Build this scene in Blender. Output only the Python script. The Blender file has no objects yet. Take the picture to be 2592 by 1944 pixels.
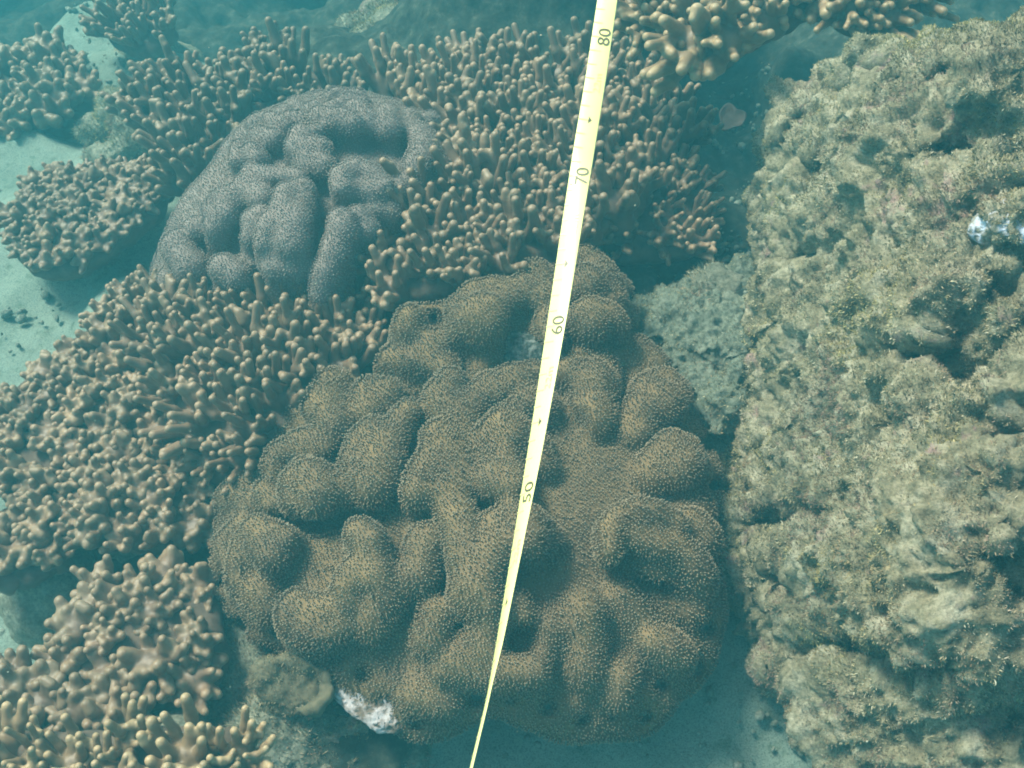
import bpy, math, random
import numpy as np
from mathutils import Vector, Matrix, Quaternion

# ------------------------------------------------------------------ camera, sky, sun, exposure
scene = bpy.context.scene
COL = scene.collection
H = 0.95                        # camera height above the sand, metres
TH = math.radians(30)           # tilt away from straight down
HF = math.tan(math.radians(25))  # half horizontal field
camd = bpy.data.cameras.new('camera')
camd.sensor_width = 36
camd.lens = 18 / HF
camd.clip_start = 0.02
camd.clip_end = 100
cam = bpy.data.objects.new('camera', camd)
cam.location = (0, 0, H)
cam.rotation_euler = (TH, 0, 0)
COL.objects.link(cam)
scene.camera = cam

SUN_AZ, SUN_EL = math.radians(-48), math.radians(50)
world = bpy.data.worlds.new('World')
scene.world = world
world.use_nodes = True
wn = world.node_tree.nodes
bg = wn['Background']
sky = wn.new('ShaderNodeTexSky')
sky.sky_type = 'NISHITA'
sky.sun_disc = False
sky.air_density = 0.7
sky.dust_density = 4.0
sky.ozone_density = 0.6
sky.sun_elevation = SUN_EL
sky.sun_rotation = SUN_AZ
world.node_tree.links.new(sky.outputs[0], bg.inputs[0])
bg.inputs[1].default_value = 0.11
sund = bpy.data.lights.new('sun', 'SUN')
sund.energy = 4.4
sund.angle = math.radians(16)
sund.color = (1.0, 0.96, 0.86)
sun = bpy.data.objects.new('sun', sund)
sdir = Vector((math.sin(SUN_AZ) * math.cos(SUN_EL), math.cos(SUN_AZ) * math.cos(SUN_EL), math.sin(SUN_EL)))
sun.rotation_euler = sdir.to_track_quat('Z', 'Y').to_euler()
sun.location = (0, 0, 5)
COL.objects.link(sun)
scene.view_settings.view_transform = 'Standard'
scene.view_settings.look = 'None'
scene.view_settings.exposure = 0.70
scene.cycles.filter_width = 1.9
scene.view_settings.gamma = 1
scene.cycles.use_denoising = True
scene.cycles.volume_bounces = 2
scene.cycles.max_bounces = 8

rng = np.random.default_rng(7)
random.seed(7)
CT, ST = math.cos(TH), math.sin(TH)

# ------------------------------------------------------------------ where a point of the photo lies in the world
def ray(u, v):
    x = (u - 1296) / 1296 * HF
    y = -(v - 972) / 1296 * HF
    return np.array([x, y * CT + ST, y * ST - CT])

def P(u, v, z):
    d = ray(u, v)
    return np.array([0, 0, H]) + d * ((z - H) / d[2])

def PD(u, v, depth):
    return np.array([0, 0, H]) + ray(u, v) * depth

def depth_of(p):
    return -(-(p[1]) * ST + (p[2] - H) * CT) if False else (p[1] * ST - (p[2] - H) * CT)

def mpp(p):                      # metres per photo pixel at p
    return depth_of(p) * HF / 1296

# ------------------------------------------------------------------ noise
def _hash(i, j, k, s):
    n = (i * 374761393 + j * 668265263 + k * 2147483647 + s * 1274126177) & 0xFFFFFFFF
    n = ((n ^ (n >> 13)) * 1274126177) & 0xFFFFFFFF
    n = ((n ^ (n >> 16)) * 2246822519) & 0xFFFFFFFF
    n = n ^ (n >> 15)
    return (n & 0xFFFFFF).astype(np.float64) / 0x7FFFFF - 1.0

def vnoise(p, s=0):
    f = np.floor(p)
    i = f.astype(np.int64)
    t = p - f
    t = t * t * t * (t * (t * 6 - 15) + 10)
    out = np.zeros(len(p))
    for dx in (0, 1):
        wx = t[:, 0] if dx else 1 - t[:, 0]
        for dy in (0, 1):
            wy = t[:, 1] if dy else 1 - t[:, 1]
            for dz in (0, 1):
                wz = t[:, 2] if dz else 1 - t[:, 2]
                out += wx * wy * wz * _hash(i[:, 0] + dx, i[:, 1] + dy, i[:, 2] + dz, s)
    return out

def fbm(p, scale, octs=4, s=0, rough=0.5, ridged=False):
    q = p / scale
    a, out, tot = 1.0, np.zeros(len(p)), 0.0
    for o in range(octs):
        n = vnoise(q + 17.3 * o, s + o)
        if ridged:
            n = 1 - 2 * np.abs(n)
        out += a * n
        tot += a
        a *= rough
        q = q * 2.03
    return out / tot

# ------------------------------------------------------------------ signed-distance sculpting and surface nets
class Field:
    def __init__(self, lo, hi, vox, k):
        self.lo = np.array(lo, float)
        self.vox = vox
        self.k = k
        self.n = np.ceil((np.array(hi) - self.lo) / vox).astype(int) + 1
        self.a = np.full(self.n, 0.5, np.float32)

    def _sub(self, lo, hi):
        i0 = np.clip(np.floor((lo - self.lo) / self.vox).astype(int), 0, self.n)
        i1 = np.clip(np.ceil((hi - self.lo) / self.vox).astype(int) + 1, 0, self.n)
        if np.any(i1 <= i0):
            return None
        ax = [self.lo[c] + self.vox * np.arange(i0[c], i1[c]) for c in range(3)]
        sl = tuple(slice(i0[c], i1[c]) for c in range(3))
        return sl, ax[0][:, None, None], ax[1][None, :, None], ax[2][None, None, :]

    def capsule(self, p0, p1, r0, r1=None, k=None, cut=False):
        r1 = r0 if r1 is None else r1
        k = k or self.k
        p0, p1 = np.array(p0, float), np.array(p1, float)
        m = max(r0, r1) + 2 * k + 3 * self.vox
        s = self._sub(np.minimum(p0, p1) - m, np.maximum(p0, p1) + m)
        if s is None:
            return
        sl, X, Y, Z = s
        d = p1 - p0
        L = max(d @ d, 1e-12)
        t = np.clip(((X - p0[0]) * d[0] + (Y - p0[1]) * d[1] + (Z - p0[2]) * d[2]) / L, 0, 1)
        dist = np.sqrt((X - p0[0] - t * d[0]) ** 2 + (Y - p0[1] - t * d[1]) ** 2 + (Z - p0[2] - t * d[2]) ** 2) - (r0 + (r1 - r0) * t)
        self._mix(sl, dist.astype(np.float32), k, cut)

    def ball(self, c, r, squash=1.0, k=None, cut=False):
        k = k or self.k
        c = np.array(c, float)
        rr = np.array([r, r, r * squash])
        s = self._sub(c - rr - 2 * k - 3 * self.vox, c + rr + 2 * k + 3 * self.vox)
        if s is None:
            return
        sl, X, Y, Z = s
        q = np.sqrt(((X - c[0]) / rr[0]) ** 2 + ((Y - c[1]) / rr[1]) ** 2 + ((Z - c[2]) / rr[2]) ** 2)
        self._mix(sl, ((q - 1) * min(rr)).astype(np.float32), k, cut)

    def _mix(self, sl, b, k, cut):
        a = self.a[sl]
        if cut:                  # smooth subtraction
            h = np.clip(0.5 - 0.5 * (a + b) / k, 0, 1)
            self.a[sl] = a + (-b - a) * h + k * h * (1 - h)
        else:
            h = np.clip(0.5 + 0.5 * (b - a) / k, 0, 1)
            self.a[sl] = b + (a - b) * h - k * h * (1 - h)

    def mesh(self):
        return surface_nets(self.a, self.lo, self.vox)

def surface_nets(a, lo, vox):
    a = a.copy()
    for ax in range(3):
        for e in (0, -1):
            idx = [slice(None)] * 3
            idx[ax] = e
            a[tuple(idx)] = np.maximum(a[tuple(idx)], 0.001)
    ins = a < 0
    c8 = np.zeros(np.array(a.shape) - 1, np.int8)
    for dx in (0, 1):
        for dy in (0, 1):
            for dz in (0, 1):
                c8 += ins[dx:a.shape[0] - 1 + dx, dy:a.shape[1] - 1 + dy, dz:a.shape[2] - 1 + dz]
    act = (c8 > 0) & (c8 < 8)
    I = np.argwhere(act)
    vid = np.full(act.shape, -1, np.int64)
    vid[act] = np.arange(len(I))
    pos = np.zeros((len(I), 3))
    cnt = np.zeros(len(I))
    corners = [(x, y, z) for x in (0, 1) for y in (0, 1) for z in (0, 1)]
    for c0 in corners:
        for ax in range(3):
            if c0[ax]:
                continue
            c1 = list(c0)
            c1[ax] = 1
            v0 = a[I[:, 0] + c0[0], I[:, 1] + c0[1], I[:, 2] + c0[2]].astype(float)
            v1 = a[I[:, 0] + c1[0], I[:, 1] + c1[1], I[:, 2] + c1[2]].astype(float)
            m = (v0 < 0) != (v1 < 0)
            t = v0[m] / (v0[m] - v1[m])
            q = np.tile(np.array(c0, float), (m.sum(), 1))
            q[:, ax] += t
            pos[m] += q
            cnt[m] += 1
    V = lo + vox * (I + pos / cnt[:, None])
    F = []
    for ax in range(3):
        b, c = (ax + 1) % 3, (ax + 2) % 3
        n = a.shape
        s0 = [slice(0, n[0]), slice(0, n[1]), slice(0, n[2])]
        s1 = list(s0)
        s0[ax] = slice(0, n[ax] - 1)
        s1[ax] = slice(1, n[ax])
        cross = ins[tuple(s0)] != ins[tuple(s1)]
        E = np.argwhere(cross)
        E = E[(E[:, b] > 0) & (E[:, c] > 0) & (E[:, b] < n[b] - 1) & (E[:, c] < n[c] - 1)]
        def cell(db, dc):
            q = E.copy()
            q[:, b] -= db
            q[:, c] -= dc
            return vid[q[:, 0], q[:, 1], q[:, 2]]
        quad = np.stack([cell(1, 1), cell(0, 1), cell(0, 0), cell(1, 0)], 1)
        first_in = ins[E[:, 0], E[:, 1], E[:, 2]]
        quad[~first_in] = quad[~first_in][:, ::-1]
        F.append(quad)
    F = np.concatenate(F)
    return V, F[(F >= 0).all(1)]

def vnormals(V, F):
    if F.shape[1] == 4:
        fn = np.cross(V[F[:, 2]] - V[F[:, 0]], V[F[:, 3]] - V[F[:, 1]])
    else:
        fn = np.cross(V[F[:, 1]] - V[F[:, 0]], V[F[:, 2]] - V[F[:, 0]])
    N = np.zeros_like(V)
    for c in range(F.shape[1]):
        for x in range(3):
            N[:, x] += np.bincount(F[:, c], fn[:, x], len(V))
    return N / np.maximum(np.linalg.norm(N, axis=1), 1e-12)[:, None]

def relax(V, F, it=2, f=0.5):
    for _ in range(it):
        S = np.zeros_like(V)
        C = np.zeros(len(V))
        for c in range(4):
            a, b = F[:, c], F[:, (c + 1) % 4]
            for x in range(3):
                S[:, x] += np.bincount(a, V[b, x], len(V)) + np.bincount(b, V[a, x], len(V))
            C += np.bincount(a, minlength=len(V)) + np.bincount(b, minlength=len(V))
        V = V + f * (S / np.maximum(C, 1)[:, None] - V)
    return V

# ------------------------------------------------------------------ objects
def mesh_data(name, V, F, mat, attrs=None, smooth=True):
    V = np.asarray(V, np.float32)
    me = bpy.data.meshes.new(name)
    me.vertices.add(len(V))
    me.vertices.foreach_set('co', V.ravel())
    if isinstance(F, np.ndarray):
        k = F.shape[1]
        loops = F.ravel().astype(np.int32)
        starts = np.arange(0, len(F) * k, k, dtype=np.int32)
    else:
        loops = np.array([i for f in F for i in f], np.int32)
        starts = np.cumsum([0] + [len(f) for f in F[:-1]]).astype(np.int32)
    me.loops.add(len(loops))
    me.loops.foreach_set('vertex_index', loops)
    me.polygons.add(len(starts))
    me.polygons.foreach_set('loop_start', starts)
    me.update(calc_edges=True)
    me.validate()
    if smooth:
        me.polygons.foreach_set('use_smooth', np.ones(len(me.polygons), bool))
    for k_, v_ in (attrs or {}).items():
        at = me.attributes.new(k_, 'FLOAT', 'POINT')
        at.data.foreach_set('value', np.asarray(v_, np.float32))
    if mat:
        me.materials.append(mat)
    return me

def link(name, me, parent=None, loc=(0, 0, 0)):
    o = bpy.data.objects.new(name, me)
    COL.objects.link(o)
    o.location = loc
    o.parent = parent
    return o

def tag(o, label=None, cat=None, group=None, kind=None):
    for k, v in (('label', label), ('category', cat), ('group', group), ('kind', kind)):
        if v:
            o[k] = v
    return o

def thing(name, label, cat, loc, group=None):
    o = bpy.data.objects.new(name, None)
    o.empty_display_size = 0.02
    COL.objects.link(o)
    o.location = tuple(loc)
    return tag(o, label, cat, group)

def part(name, V, F, mat, parent, attrs=None, smooth=True, kind=None):
    loc = np.array(parent.location)
    o = link(name, mesh_data(name, np.asarray(V) - loc, F, mat, attrs, smooth), parent)
    return tag(o, kind=kind)

# ------------------------------------------------------------------ materials
def new_mat(name, rough=0.7, spec=0.3):
    m = bpy.data.materials.new(name)
    m.use_nodes = True
    nt = m.node_tree
    b = nt.nodes['Principled BSDF']
    b.inputs['Roughness'].default_value = rough
    b.inputs['Specular IOR Level'].default_value = spec
    return m, nt, b

def N(nt, t, **kw):
    n = nt.nodes.new(t)
    for k, v in kw.items():
        if hasattr(n, k):
            setattr(n, k, v)
        else:
            n.inputs[k].default_value = v
    return n

def ramp(nt, src, stops):
    r = nt.nodes.new('ShaderNodeValToRGB')
    while len(r.color_ramp.elements) < len(stops):
        r.color_ramp.elements.new(0.5)
    for e, (p, c) in zip(r.color_ramp.elements, stops):
        e.position = p
        e.color = (*c, 1) if len(c) == 3 else c
    nt.links.new(src, r.inputs[0])
    return r.outputs[0]

def noise_tex(nt, scale, detail=6, rough=0.6, coord=None):
    n = nt.nodes.new('ShaderNodeTexNoise')
    n.inputs['Scale'].default_value = scale
    n.inputs['Detail'].default_value = detail
    n.inputs['Roughness'].default_value = rough
    g = nt.nodes.new('ShaderNodeNewGeometry')
    nt.links.new(coord or g.outputs['Position'], n.inputs['Vector'])
    return n.outputs['Fac']

def mixc(nt, fac, a, b, mode='MIX'):
    n = nt.nodes.new('ShaderNodeMix')
    n.data_type = 'RGBA'
    n.blend_type = mode
    for s, x in ((n.inputs[0], fac), (n.inputs[6], a), (n.inputs[7], b)):
        if isinstance(x, (int, float)):
            s.default_value = x
        elif isinstance(x, tuple):
            s.default_value = (*x, 1)
        else:
            nt.links.new(x, s)
    return n.outputs[2]

def bump(nt, b, src, strength, dist):
    n = nt.nodes.new('ShaderNodeBump')
    n.inputs['Strength'].default_value = strength
    n.inputs['Distance'].default_value = dist
    nt.links.new(src, n.inputs['Height'])
    nt.links.new(n.outputs[0], b.inputs['Normal'])

def attr(nt, name):
    n = nt.nodes.new('ShaderNodeAttribute')
    n.attribute_name = name
    return n.outputs['Fac']

def mat_sand():
    m, nt, b = new_mat('sand', 0.95, 0.1)
    c1 = ramp(nt, noise_tex(nt, 14, 5), [(0.3, (0.16, 0.21, 0.175)), (0.7, (0.23, 0.285, 0.24))])
    c2 = ramp(nt, noise_tex(nt, 700, 3, 0.7), [(0.32, (0.45, 0.45, 0.45)), (0.5, (1, 1, 1)), (0.7, (1.25, 1.25, 1.2))])
    c3 = ramp(nt, noise_tex(nt, 60, 6, 0.7), [(0.3, (0.45, 0.5, 0.42)), (0.47, (1, 1, 1))])
    sand = mixc(nt, 0.8, mixc(nt, 1.0, c1, c2, 'MULTIPLY'), c3, 'MULTIPLY')
    reef = ramp(nt, noise_tex(nt, 55, 8, 0.7), [(0.35, (0.015, 0.02, 0.018)), (0.55, (0.045, 0.052, 0.04)), (0.72, (0.12, 0.13, 0.10))])  # dark reef floor, taken near black to paint in the shade of the gaps
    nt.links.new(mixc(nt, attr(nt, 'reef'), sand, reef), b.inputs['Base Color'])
    bump(nt, b, noise_tex(nt, 120, 8, 0.7), 0.6, 0.004)
    return m

def mat_rock(name, tones, pink=0.0, grain=45):
    m, nt, b = new_mat(name, 0.95, 0.1)
    c1 = ramp(nt, noise_tex(nt, grain, 8, 0.7), [(0.28, tones[0]), (0.48, tones[1]), (0.66, tones[2])])
    c2 = ramp(nt, noise_tex(nt, 350, 4, 0.7), [(0.3, (0.5, 0.5, 0.5)), (0.55, (1, 1, 1)), (0.75, (1.25, 1.25, 1.25))])
    c = mixc(nt, 1.0, c1, c2, 'MULTIPLY')
    if pink:
        f = ramp(nt, noise_tex(nt, 22, 5, 0.65), [(0.60, (0, 0, 0)), (0.68, (pink, pink, pink))])
        c = mixc(nt, f, c, (0.34, 0.20, 0.19))
    nt.links.new(c, b.inputs['Base Color'])
    bump(nt, b, noise_tex(nt, 260, 8, 0.75), 0.9, 0.004)
    return m

def mat_turf():
    m, nt, b = new_mat('algae_turf', 0.85, 0.15)
    a = attr(nt, 'shade')
    c0 = ramp(nt, a, [(0.0, (0.10, 0.085, 0.045)), (0.35, (0.29, 0.24, 0.125)), (0.7, (0.46, 0.40, 0.25)), (1.0, (0.62, 0.57, 0.42))])
    cy = ramp(nt, a, [(0.0, (0.09, 0.075, 0.03)), (0.5, (0.35, 0.29, 0.10)), (1.0, (0.56, 0.48, 0.22))])
    fy = ramp(nt, noise_tex(nt, 9, 4, 0.6), [(0.45, (0, 0, 0)), (0.6, (1, 1, 1))])
    c1 = mixc(nt, fy, c0, cy)
    f = ramp(nt, noise_tex(nt, 16, 5, 0.6), [(0.50, (0, 0, 0)), (0.62, (0.8, 0.8, 0.8))])
    c = mixc(nt, f, c1, (0.27, 0.175, 0.135))
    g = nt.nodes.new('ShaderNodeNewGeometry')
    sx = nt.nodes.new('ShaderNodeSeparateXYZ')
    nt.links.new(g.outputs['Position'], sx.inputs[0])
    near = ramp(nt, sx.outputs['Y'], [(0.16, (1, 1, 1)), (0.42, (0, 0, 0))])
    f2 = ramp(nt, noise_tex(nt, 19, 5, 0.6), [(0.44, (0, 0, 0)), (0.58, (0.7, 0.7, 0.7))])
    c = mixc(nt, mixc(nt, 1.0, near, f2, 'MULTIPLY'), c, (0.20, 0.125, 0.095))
    nt.links.new(c, b.inputs['Base Color'])
    return m

def mat_leather(name, tissue, tissue2):
    m, nt, b = new_mat(name, 0.85, 0.15)
    c = ramp(nt, noise_tex(nt, 30, 5, 0.6), [(0.35, tissue), (0.68, tissue2)])
    nt.links.new(c, b.inputs['Base Color'])
    bump(nt, b, noise_tex(nt, 700, 3, 0.6), 0.5, 0.002)
    return m

def mat_polyp(name, stem, head, tip):
    m, nt, b = new_mat(name, 0.7, 0.25)
    c1 = ramp(nt, attr(nt, 'along'), [(0.0, stem), (0.45, stem), (0.75, head), (1.0, tip)])
    c2 = ramp(nt, noise_tex(nt, 25, 5, 0.6), [(0.35, (0.78, 0.78, 0.78)), (0.66, (1.15, 1.06, 0.94))])
    nt.links.new(mixc(nt, 1.0, c1, c2, 'MULTIPLY'), b.inputs['Base Color'])
    return m

def mat_finger(name, base, mid, tip):
    m, nt, b = new_mat(name, 0.42, 0.4)
    b.inputs['Subsurface Weight'].default_value = 0.35
    b.inputs['Subsurface Radius'].default_value = (0.006, 0.004, 0.0025)
    b.inputs['Subsurface Scale'].default_value = 1.0
    c1 = ramp(nt, attr(nt, 'tip'), [(0.0, base), (0.55, mid), (0.85, mid), (1.0, tip)])
    oi = nt.nodes.new('ShaderNodeObjectInfo')
    c2 = ramp(nt, oi.outputs['Random'], [(0.0, (0.8, 0.78, 0.75)), (1.0, (1.15, 1.1, 1.05))])
    c3 = ramp(nt, noise_tex(nt, 120, 5, 0.6), [(0.3, (0.82, 0.8, 0.78)), (0.65, (1.08, 1.08, 1.08))])
    c = mixc(nt, 1.0, mixc(nt, 1.0, c1, c2, 'MULTIPLY'), c3, 'MULTIPLY')
    nt.links.new(c, b.inputs['Base Color'])
    bump(nt, b, noise_tex(nt, 1600, 3, 0.6), 0.25, 0.001)
    return m

def mat_patchy(name, a, c, scale, thr=0.5):
    m, nt, b = new_mat(name, 0.95, 0.08)
    v = N(nt, 'ShaderNodeTexVoronoi', feature='DISTANCE_TO_EDGE')
    v.inputs['Scale'].default_value = scale
    g = nt.nodes.new('ShaderNodeNewGeometry')
    mx = nt.nodes.new('ShaderNodeVectorMath')
    mx.operation = 'MULTIPLY_ADD'
    n2 = nt.nodes.new('ShaderNodeTexNoise')
    n2.inputs['Scale'].default_value = scale * 0.8
    nt.links.new(g.outputs['Position'], n2.inputs['Vector'])
    nt.links.new(n2.outputs['Color'], mx.inputs[0])
    mx.inputs[1].default_value = (1.2 / scale,) * 3
    nt.links.new(g.outputs['Position'], mx.inputs[2])
    nt.links.new(mx.outputs[0], v.inputs['Vector'])
    f = ramp(nt, v.outputs['Distance'], [(thr * 0.25, (1, 1, 1)), (thr, (0, 0, 0))])
    nz = ramp(nt, noise_tex(nt, scale * 0.45, 4), [(0.44, (0, 0, 0)), (0.58, (1, 1, 1))])
    f2 = mixc(nt, 1.0, f, nz, 'MULTIPLY')
    nt.links.new(mixc(nt, f2, c, a), b.inputs['Base Color'])
    bump(nt, b, f, 0.8, 0.002)
    return m

def mat_plain(name, col, rough=0.6, spec=0.3, var=0.25, scale=80):
    m, nt, b = new_mat(name, rough, spec)
    lo = tuple(x * (1 - var) for x in col)
    hi = tuple(min(1, x * (1 + var)) for x in col)
    nt.links.new(ramp(nt, noise_tex(nt, scale, 5, 0.6), [(0.3, lo), (0.7, hi)]), b.inputs['Base Color'])
    bump(nt, b, noise_tex(nt, scale * 5, 4, 0.6), 0.3, 0.001)
    return m

M = {
    'sand': mat_sand(),
    'rock': mat_rock('reef_rock', ((0.10, 0.095, 0.06), (0.29, 0.255, 0.16), (0.52, 0.47, 0.34)), 0.75),
    'rubble': mat_rock('rubble', ((0.10, 0.11, 0.08), (0.22, 0.22, 0.16), (0.36, 0.36, 0.28)), 0.4, 60),
    'darkrock': mat_rock('dark_rubble', ((0.04, 0.06, 0.05), (0.11, 0.13, 0.11), (0.42, 0.44, 0.40)), 0, 110),
    'turf': mat_turf(),
    'leather': mat_leather('leather_coral', (0.13, 0.092, 0.055), (0.23, 0.155, 0.075)),
    'polyp': mat_polyp('brown_polyps', (0.15, 0.108, 0.066), (0.215, 0.168, 0.112), (0.31, 0.262, 0.19)),
    'gleather': mat_leather('grey_leather_coral', (0.20, 0.162, 0.142), (0.25, 0.205, 0.18)),
    'gpolyp': mat_polyp('grey_polyps', (0.22, 0.18, 0.16), (0.27, 0.23, 0.208), (0.33, 0.285, 0.26)),
    'crust': mat_plain('coral_crust', (0.115, 0.082, 0.06), .8, .15, .4, 90),
    'finger': mat_finger('finger_coral', (0.145, 0.098, 0.07), (0.20, 0.137, 0.092), (0.275, 0.20, 0.13)),
    'fingerd': mat_finger('brown_finger_coral', (0.105, 0.074, 0.054), (0.165, 0.117, 0.08), (0.225, 0.168, 0.112)),
    'fingert': mat_finger('tan_finger_coral', (0.155, 0.11, 0.072), (0.235, 0.168, 0.10), (0.37, 0.28, 0.165)),
}

# ------------------------------------------------------------------ seabed
CTRL = [  # photo u, v, height
    (100, 900, -.04), (150, 740, -.05), (30, 640, -.06), (330, 600, -.05), (420, 520, -.06), (60, 380, -.12), (200, 320, -.16), (380, 350, -.12),
    (0, 150, -.35), (0, 0, -.6), (60, 60, -.5), (110, 20, -.55), (90, 120, -.35), (210, 50, -.24), (330, 180, -.16), (480, 60, -.35), (600, 0, -.5), (800, 20, -.45), (1000, 60, -.25),
    (1150, 40, -.5), (1250, 20, -.5), (1400, 40, -.25), (1550, 20, -.2), (700, 250, -.1), (500, 330, -.1), (850, 200, -.06),
    (1000, 300, .0), (1200, 400, .02), (1500, 350, .0), (1400, 600, .02), (800, 600, -.02), (600, 700, .0), (500, 900, .02),
    (250, 1000, .0), (20, 1250, -.03), (150, 1500, -.05), (80, 1580, -.04), (300, 1400, .0), (550, 1530, .02), (560, 1400, .0), (500, 1850, .03),
    (700, 1650, .04), (800, 1850, .05), (1000, 1890, .04), (1100, 1944, .0), (1400, 1900, .0), (1700, 1850, .015), (1900, 1750, .03), (1950, 1920, .02),
    (1850, 1600, .03), (1300, 1300, .01), (1700, 1300, .01), (1650, 760, .03), (1720, 860, .05), (1640, 800, .04), (1760, 960, .05), (1810, 1080, .06), (1700, 680, .02), (1830, 620, -.14), (1880, 480, -.24),
    (1870, 330, -.26), (1800, 220, -.24), (2000, 120, -.10), (2300, 60, -.05), (2200, 600, .1), (2200, 1200, .1), (2300, 1800, .0), (2592, 1900, 0), (1000, -60, -.4), (700, -60, -.5), (300, -80, -.5), (1300, -60, -.4), (1700, -60, -.3), (2000, -60, -.2), (2400, -60, -.1), (-100, -80, -.6), (1960, 300, -.2), (1950, 480, -.2), (560, 80, -.4), (620, 110, -.3), (680, 60, -.45), (520, 110, -.3), (1530, -260, .06), (1420, -480, .17), (1300, -620, .20), (1650, -180, .03), (1480, -700, .22), (1700, -330, .05), (1200, -800, .2), (620, -800, .05), (500, -1000, .10), (800, -850, .1), (350, -1100, .1), (-200, -950, .0), (-650, -880, .0), (1000, -900, .15), (0, -1000, .05),  # far negative v: unseen ridge added out of view to shade the gaps
    (1850, 800, .10), (1600, 900, .05), (1900, 1000, .10), (1820, 1450, .01), (1050, 900, .02), (1500, 1000, .02), (300, 780, .0),
]
REEF_SHADE = [(560, 80), (620, 110), (680, 60), (520, 110), (1650, 760), (1850, 800), (1640, 800), (1530, -260), (1420, -480), (1300, -620), (1650, -180), (1480, -700), (1700, -330), (1200, -800), (620, -800), (500, -1000), (800, -850), (350, -1100), (-200, -950), (-650, -880), (1000, -900), (0, -1000), (1000, -60), (700, -60), (300, -80), (1300, -60), (1700, -60), (2000, -60), (2400, -60), (-100, -80), (1960, 300), (1950, 480), (0, 0), (60, 60), (110, 20), (90, 120), (0, 150), (480, 60), (600, 0), (800, 20), (1000, 60), (1150, 40), (1250, 20), (1400, 40), (1550, 20), (850, 200), (700, 250), (500, 330), (1000, 300), (1200, 400),
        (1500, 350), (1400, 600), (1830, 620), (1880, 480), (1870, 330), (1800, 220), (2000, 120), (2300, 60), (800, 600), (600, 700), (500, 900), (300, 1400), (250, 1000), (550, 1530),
        (560, 1400), (500, 1850), (700, 1650), (800, 1850), (1000, 1890), (1050, 900), (1500, 1000), (1300, 1300), (1700, 680)]  # reef floor points, also where the shade of deep gaps is painted
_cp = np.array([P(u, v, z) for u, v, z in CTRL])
_cr = np.array([1.0 if (u, v) in REEF_SHADE else 0.0 for u, v, z in CTRL])

def ground(xy):
    xy = np.atleast_2d(xy)
    out = np.zeros(len(xy))
    for s in range(0, len(xy), 20000):
        q = xy[s:s + 20000]
        d2 = ((q[:, None, :2] - _cp[None, :, :2]) ** 2).sum(2)
        w = 1 / (d2 + 0.02 ** 2) ** 2
        out[s:s + 20000] = (w * _cp[None, :, 2]).sum(1) / w.sum(1)
    return out

def reef_shade(xy):
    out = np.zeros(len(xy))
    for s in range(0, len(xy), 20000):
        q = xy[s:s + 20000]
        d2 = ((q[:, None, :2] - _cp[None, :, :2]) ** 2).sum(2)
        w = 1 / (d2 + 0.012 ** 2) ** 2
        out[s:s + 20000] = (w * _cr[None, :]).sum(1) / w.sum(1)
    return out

def gz(x, y):
    return float(ground(np.array([[x, y]]))[0])

def make_seabed():
    def axis(a, b, far, n, m):
        mid = np.linspace(a, b, n)
        g = np.geomspace(0.02, far, m)
        return np.concatenate([a - g[::-1], mid, b + g])
    xs = axis(-1.1, 1.0, 5.0, 300, 26)
    ys = axis(-0.35, 2.4, 5.0, 390, 26)
    X, Y = np.meshgrid(xs, ys, indexing='ij')
    xy = np.stack([X.ravel(), Y.ravel()], 1)
    z = ground(xy)
    p3 = np.column_stack([xy, np.zeros(len(xy))])
    z += 0.010 * fbm(p3, 0.16, 4, 3) + 0.0035 * fbm(p3, 0.03, 3, 9)
    rf_shade = np.clip((reef_shade(xy) + .25 * fbm(p3, .06, 4, 15) - .4) / .25, 0, 1)
    z += rf_shade * (.036 * fbm(p3, .09, 5, 16, .65) + .006 * fbm(p3, .018, 2, 18))
    V = np.column_stack([xy, z])
    nx, ny = len(xs), len(ys)
    i, j = np.meshgrid(np.arange(nx - 1), np.arange(ny - 1), indexing='ij')
    a = (i * ny + j).ravel()
    F = np.stack([a, a + ny, a + ny + 1, a + 1], 1)
    tag(link('seabed', mesh_data('seabed', V, F, M['sand'], {'reef': rf_shade})), kind='structure')  # the reef attribute also carries the painted shade

make_seabed()

# ------------------------------------------------------------------ zoom frames the outlines were read from
ZF = {'P': (0, 0, 1.0), 'A': (400, 220, 2.765), 'B': (540, 900, 3.16), 'C': (540, 1300, 3.16), 'D': (1160, 1250, 3.16),
      'E': (850, 620, 2.37), 'F': (1692, 620, 2.37), 'G': (1692, 1244, 2.37), 'R': (1692, 0, 2.37)}

def uv(z, p):
    u0, v0, s = ZF[z]
    return (u0 + p[0] / s, v0 + p[1] / s)

def inside(poly, u, v):
    poly = np.array(poly, float)
    x0, y0 = poly[:, 0], poly[:, 1]
    x1, y1 = np.roll(x0, -1), np.roll(y0, -1)
    u, v = np.atleast_1d(u)[:, None], np.atleast_1d(v)[:, None]
    c = ((y0 > v) != (y1 > v)) & (u < (x1 - x0) * (v - y0) / np.where(y1 == y0, 1e-9, y1 - y0) + x0)
    return c.sum(1) % 2 == 1

def edge_dist(poly, u, v):
    poly = np.array(poly, float)
    a, b = poly, np.roll(poly, -1, 0)
    p = np.stack([np.atleast_1d(u), np.atleast_1d(v)], 1)[:, None, :]
    d = b - a
    t = np.clip(((p - a) * d).sum(2) / np.maximum((d * d).sum(1), 1e-9), 0, 1)
    return np.sqrt((((a + t[..., None] * d) - p) ** 2).sum(2)).min(1)

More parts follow.
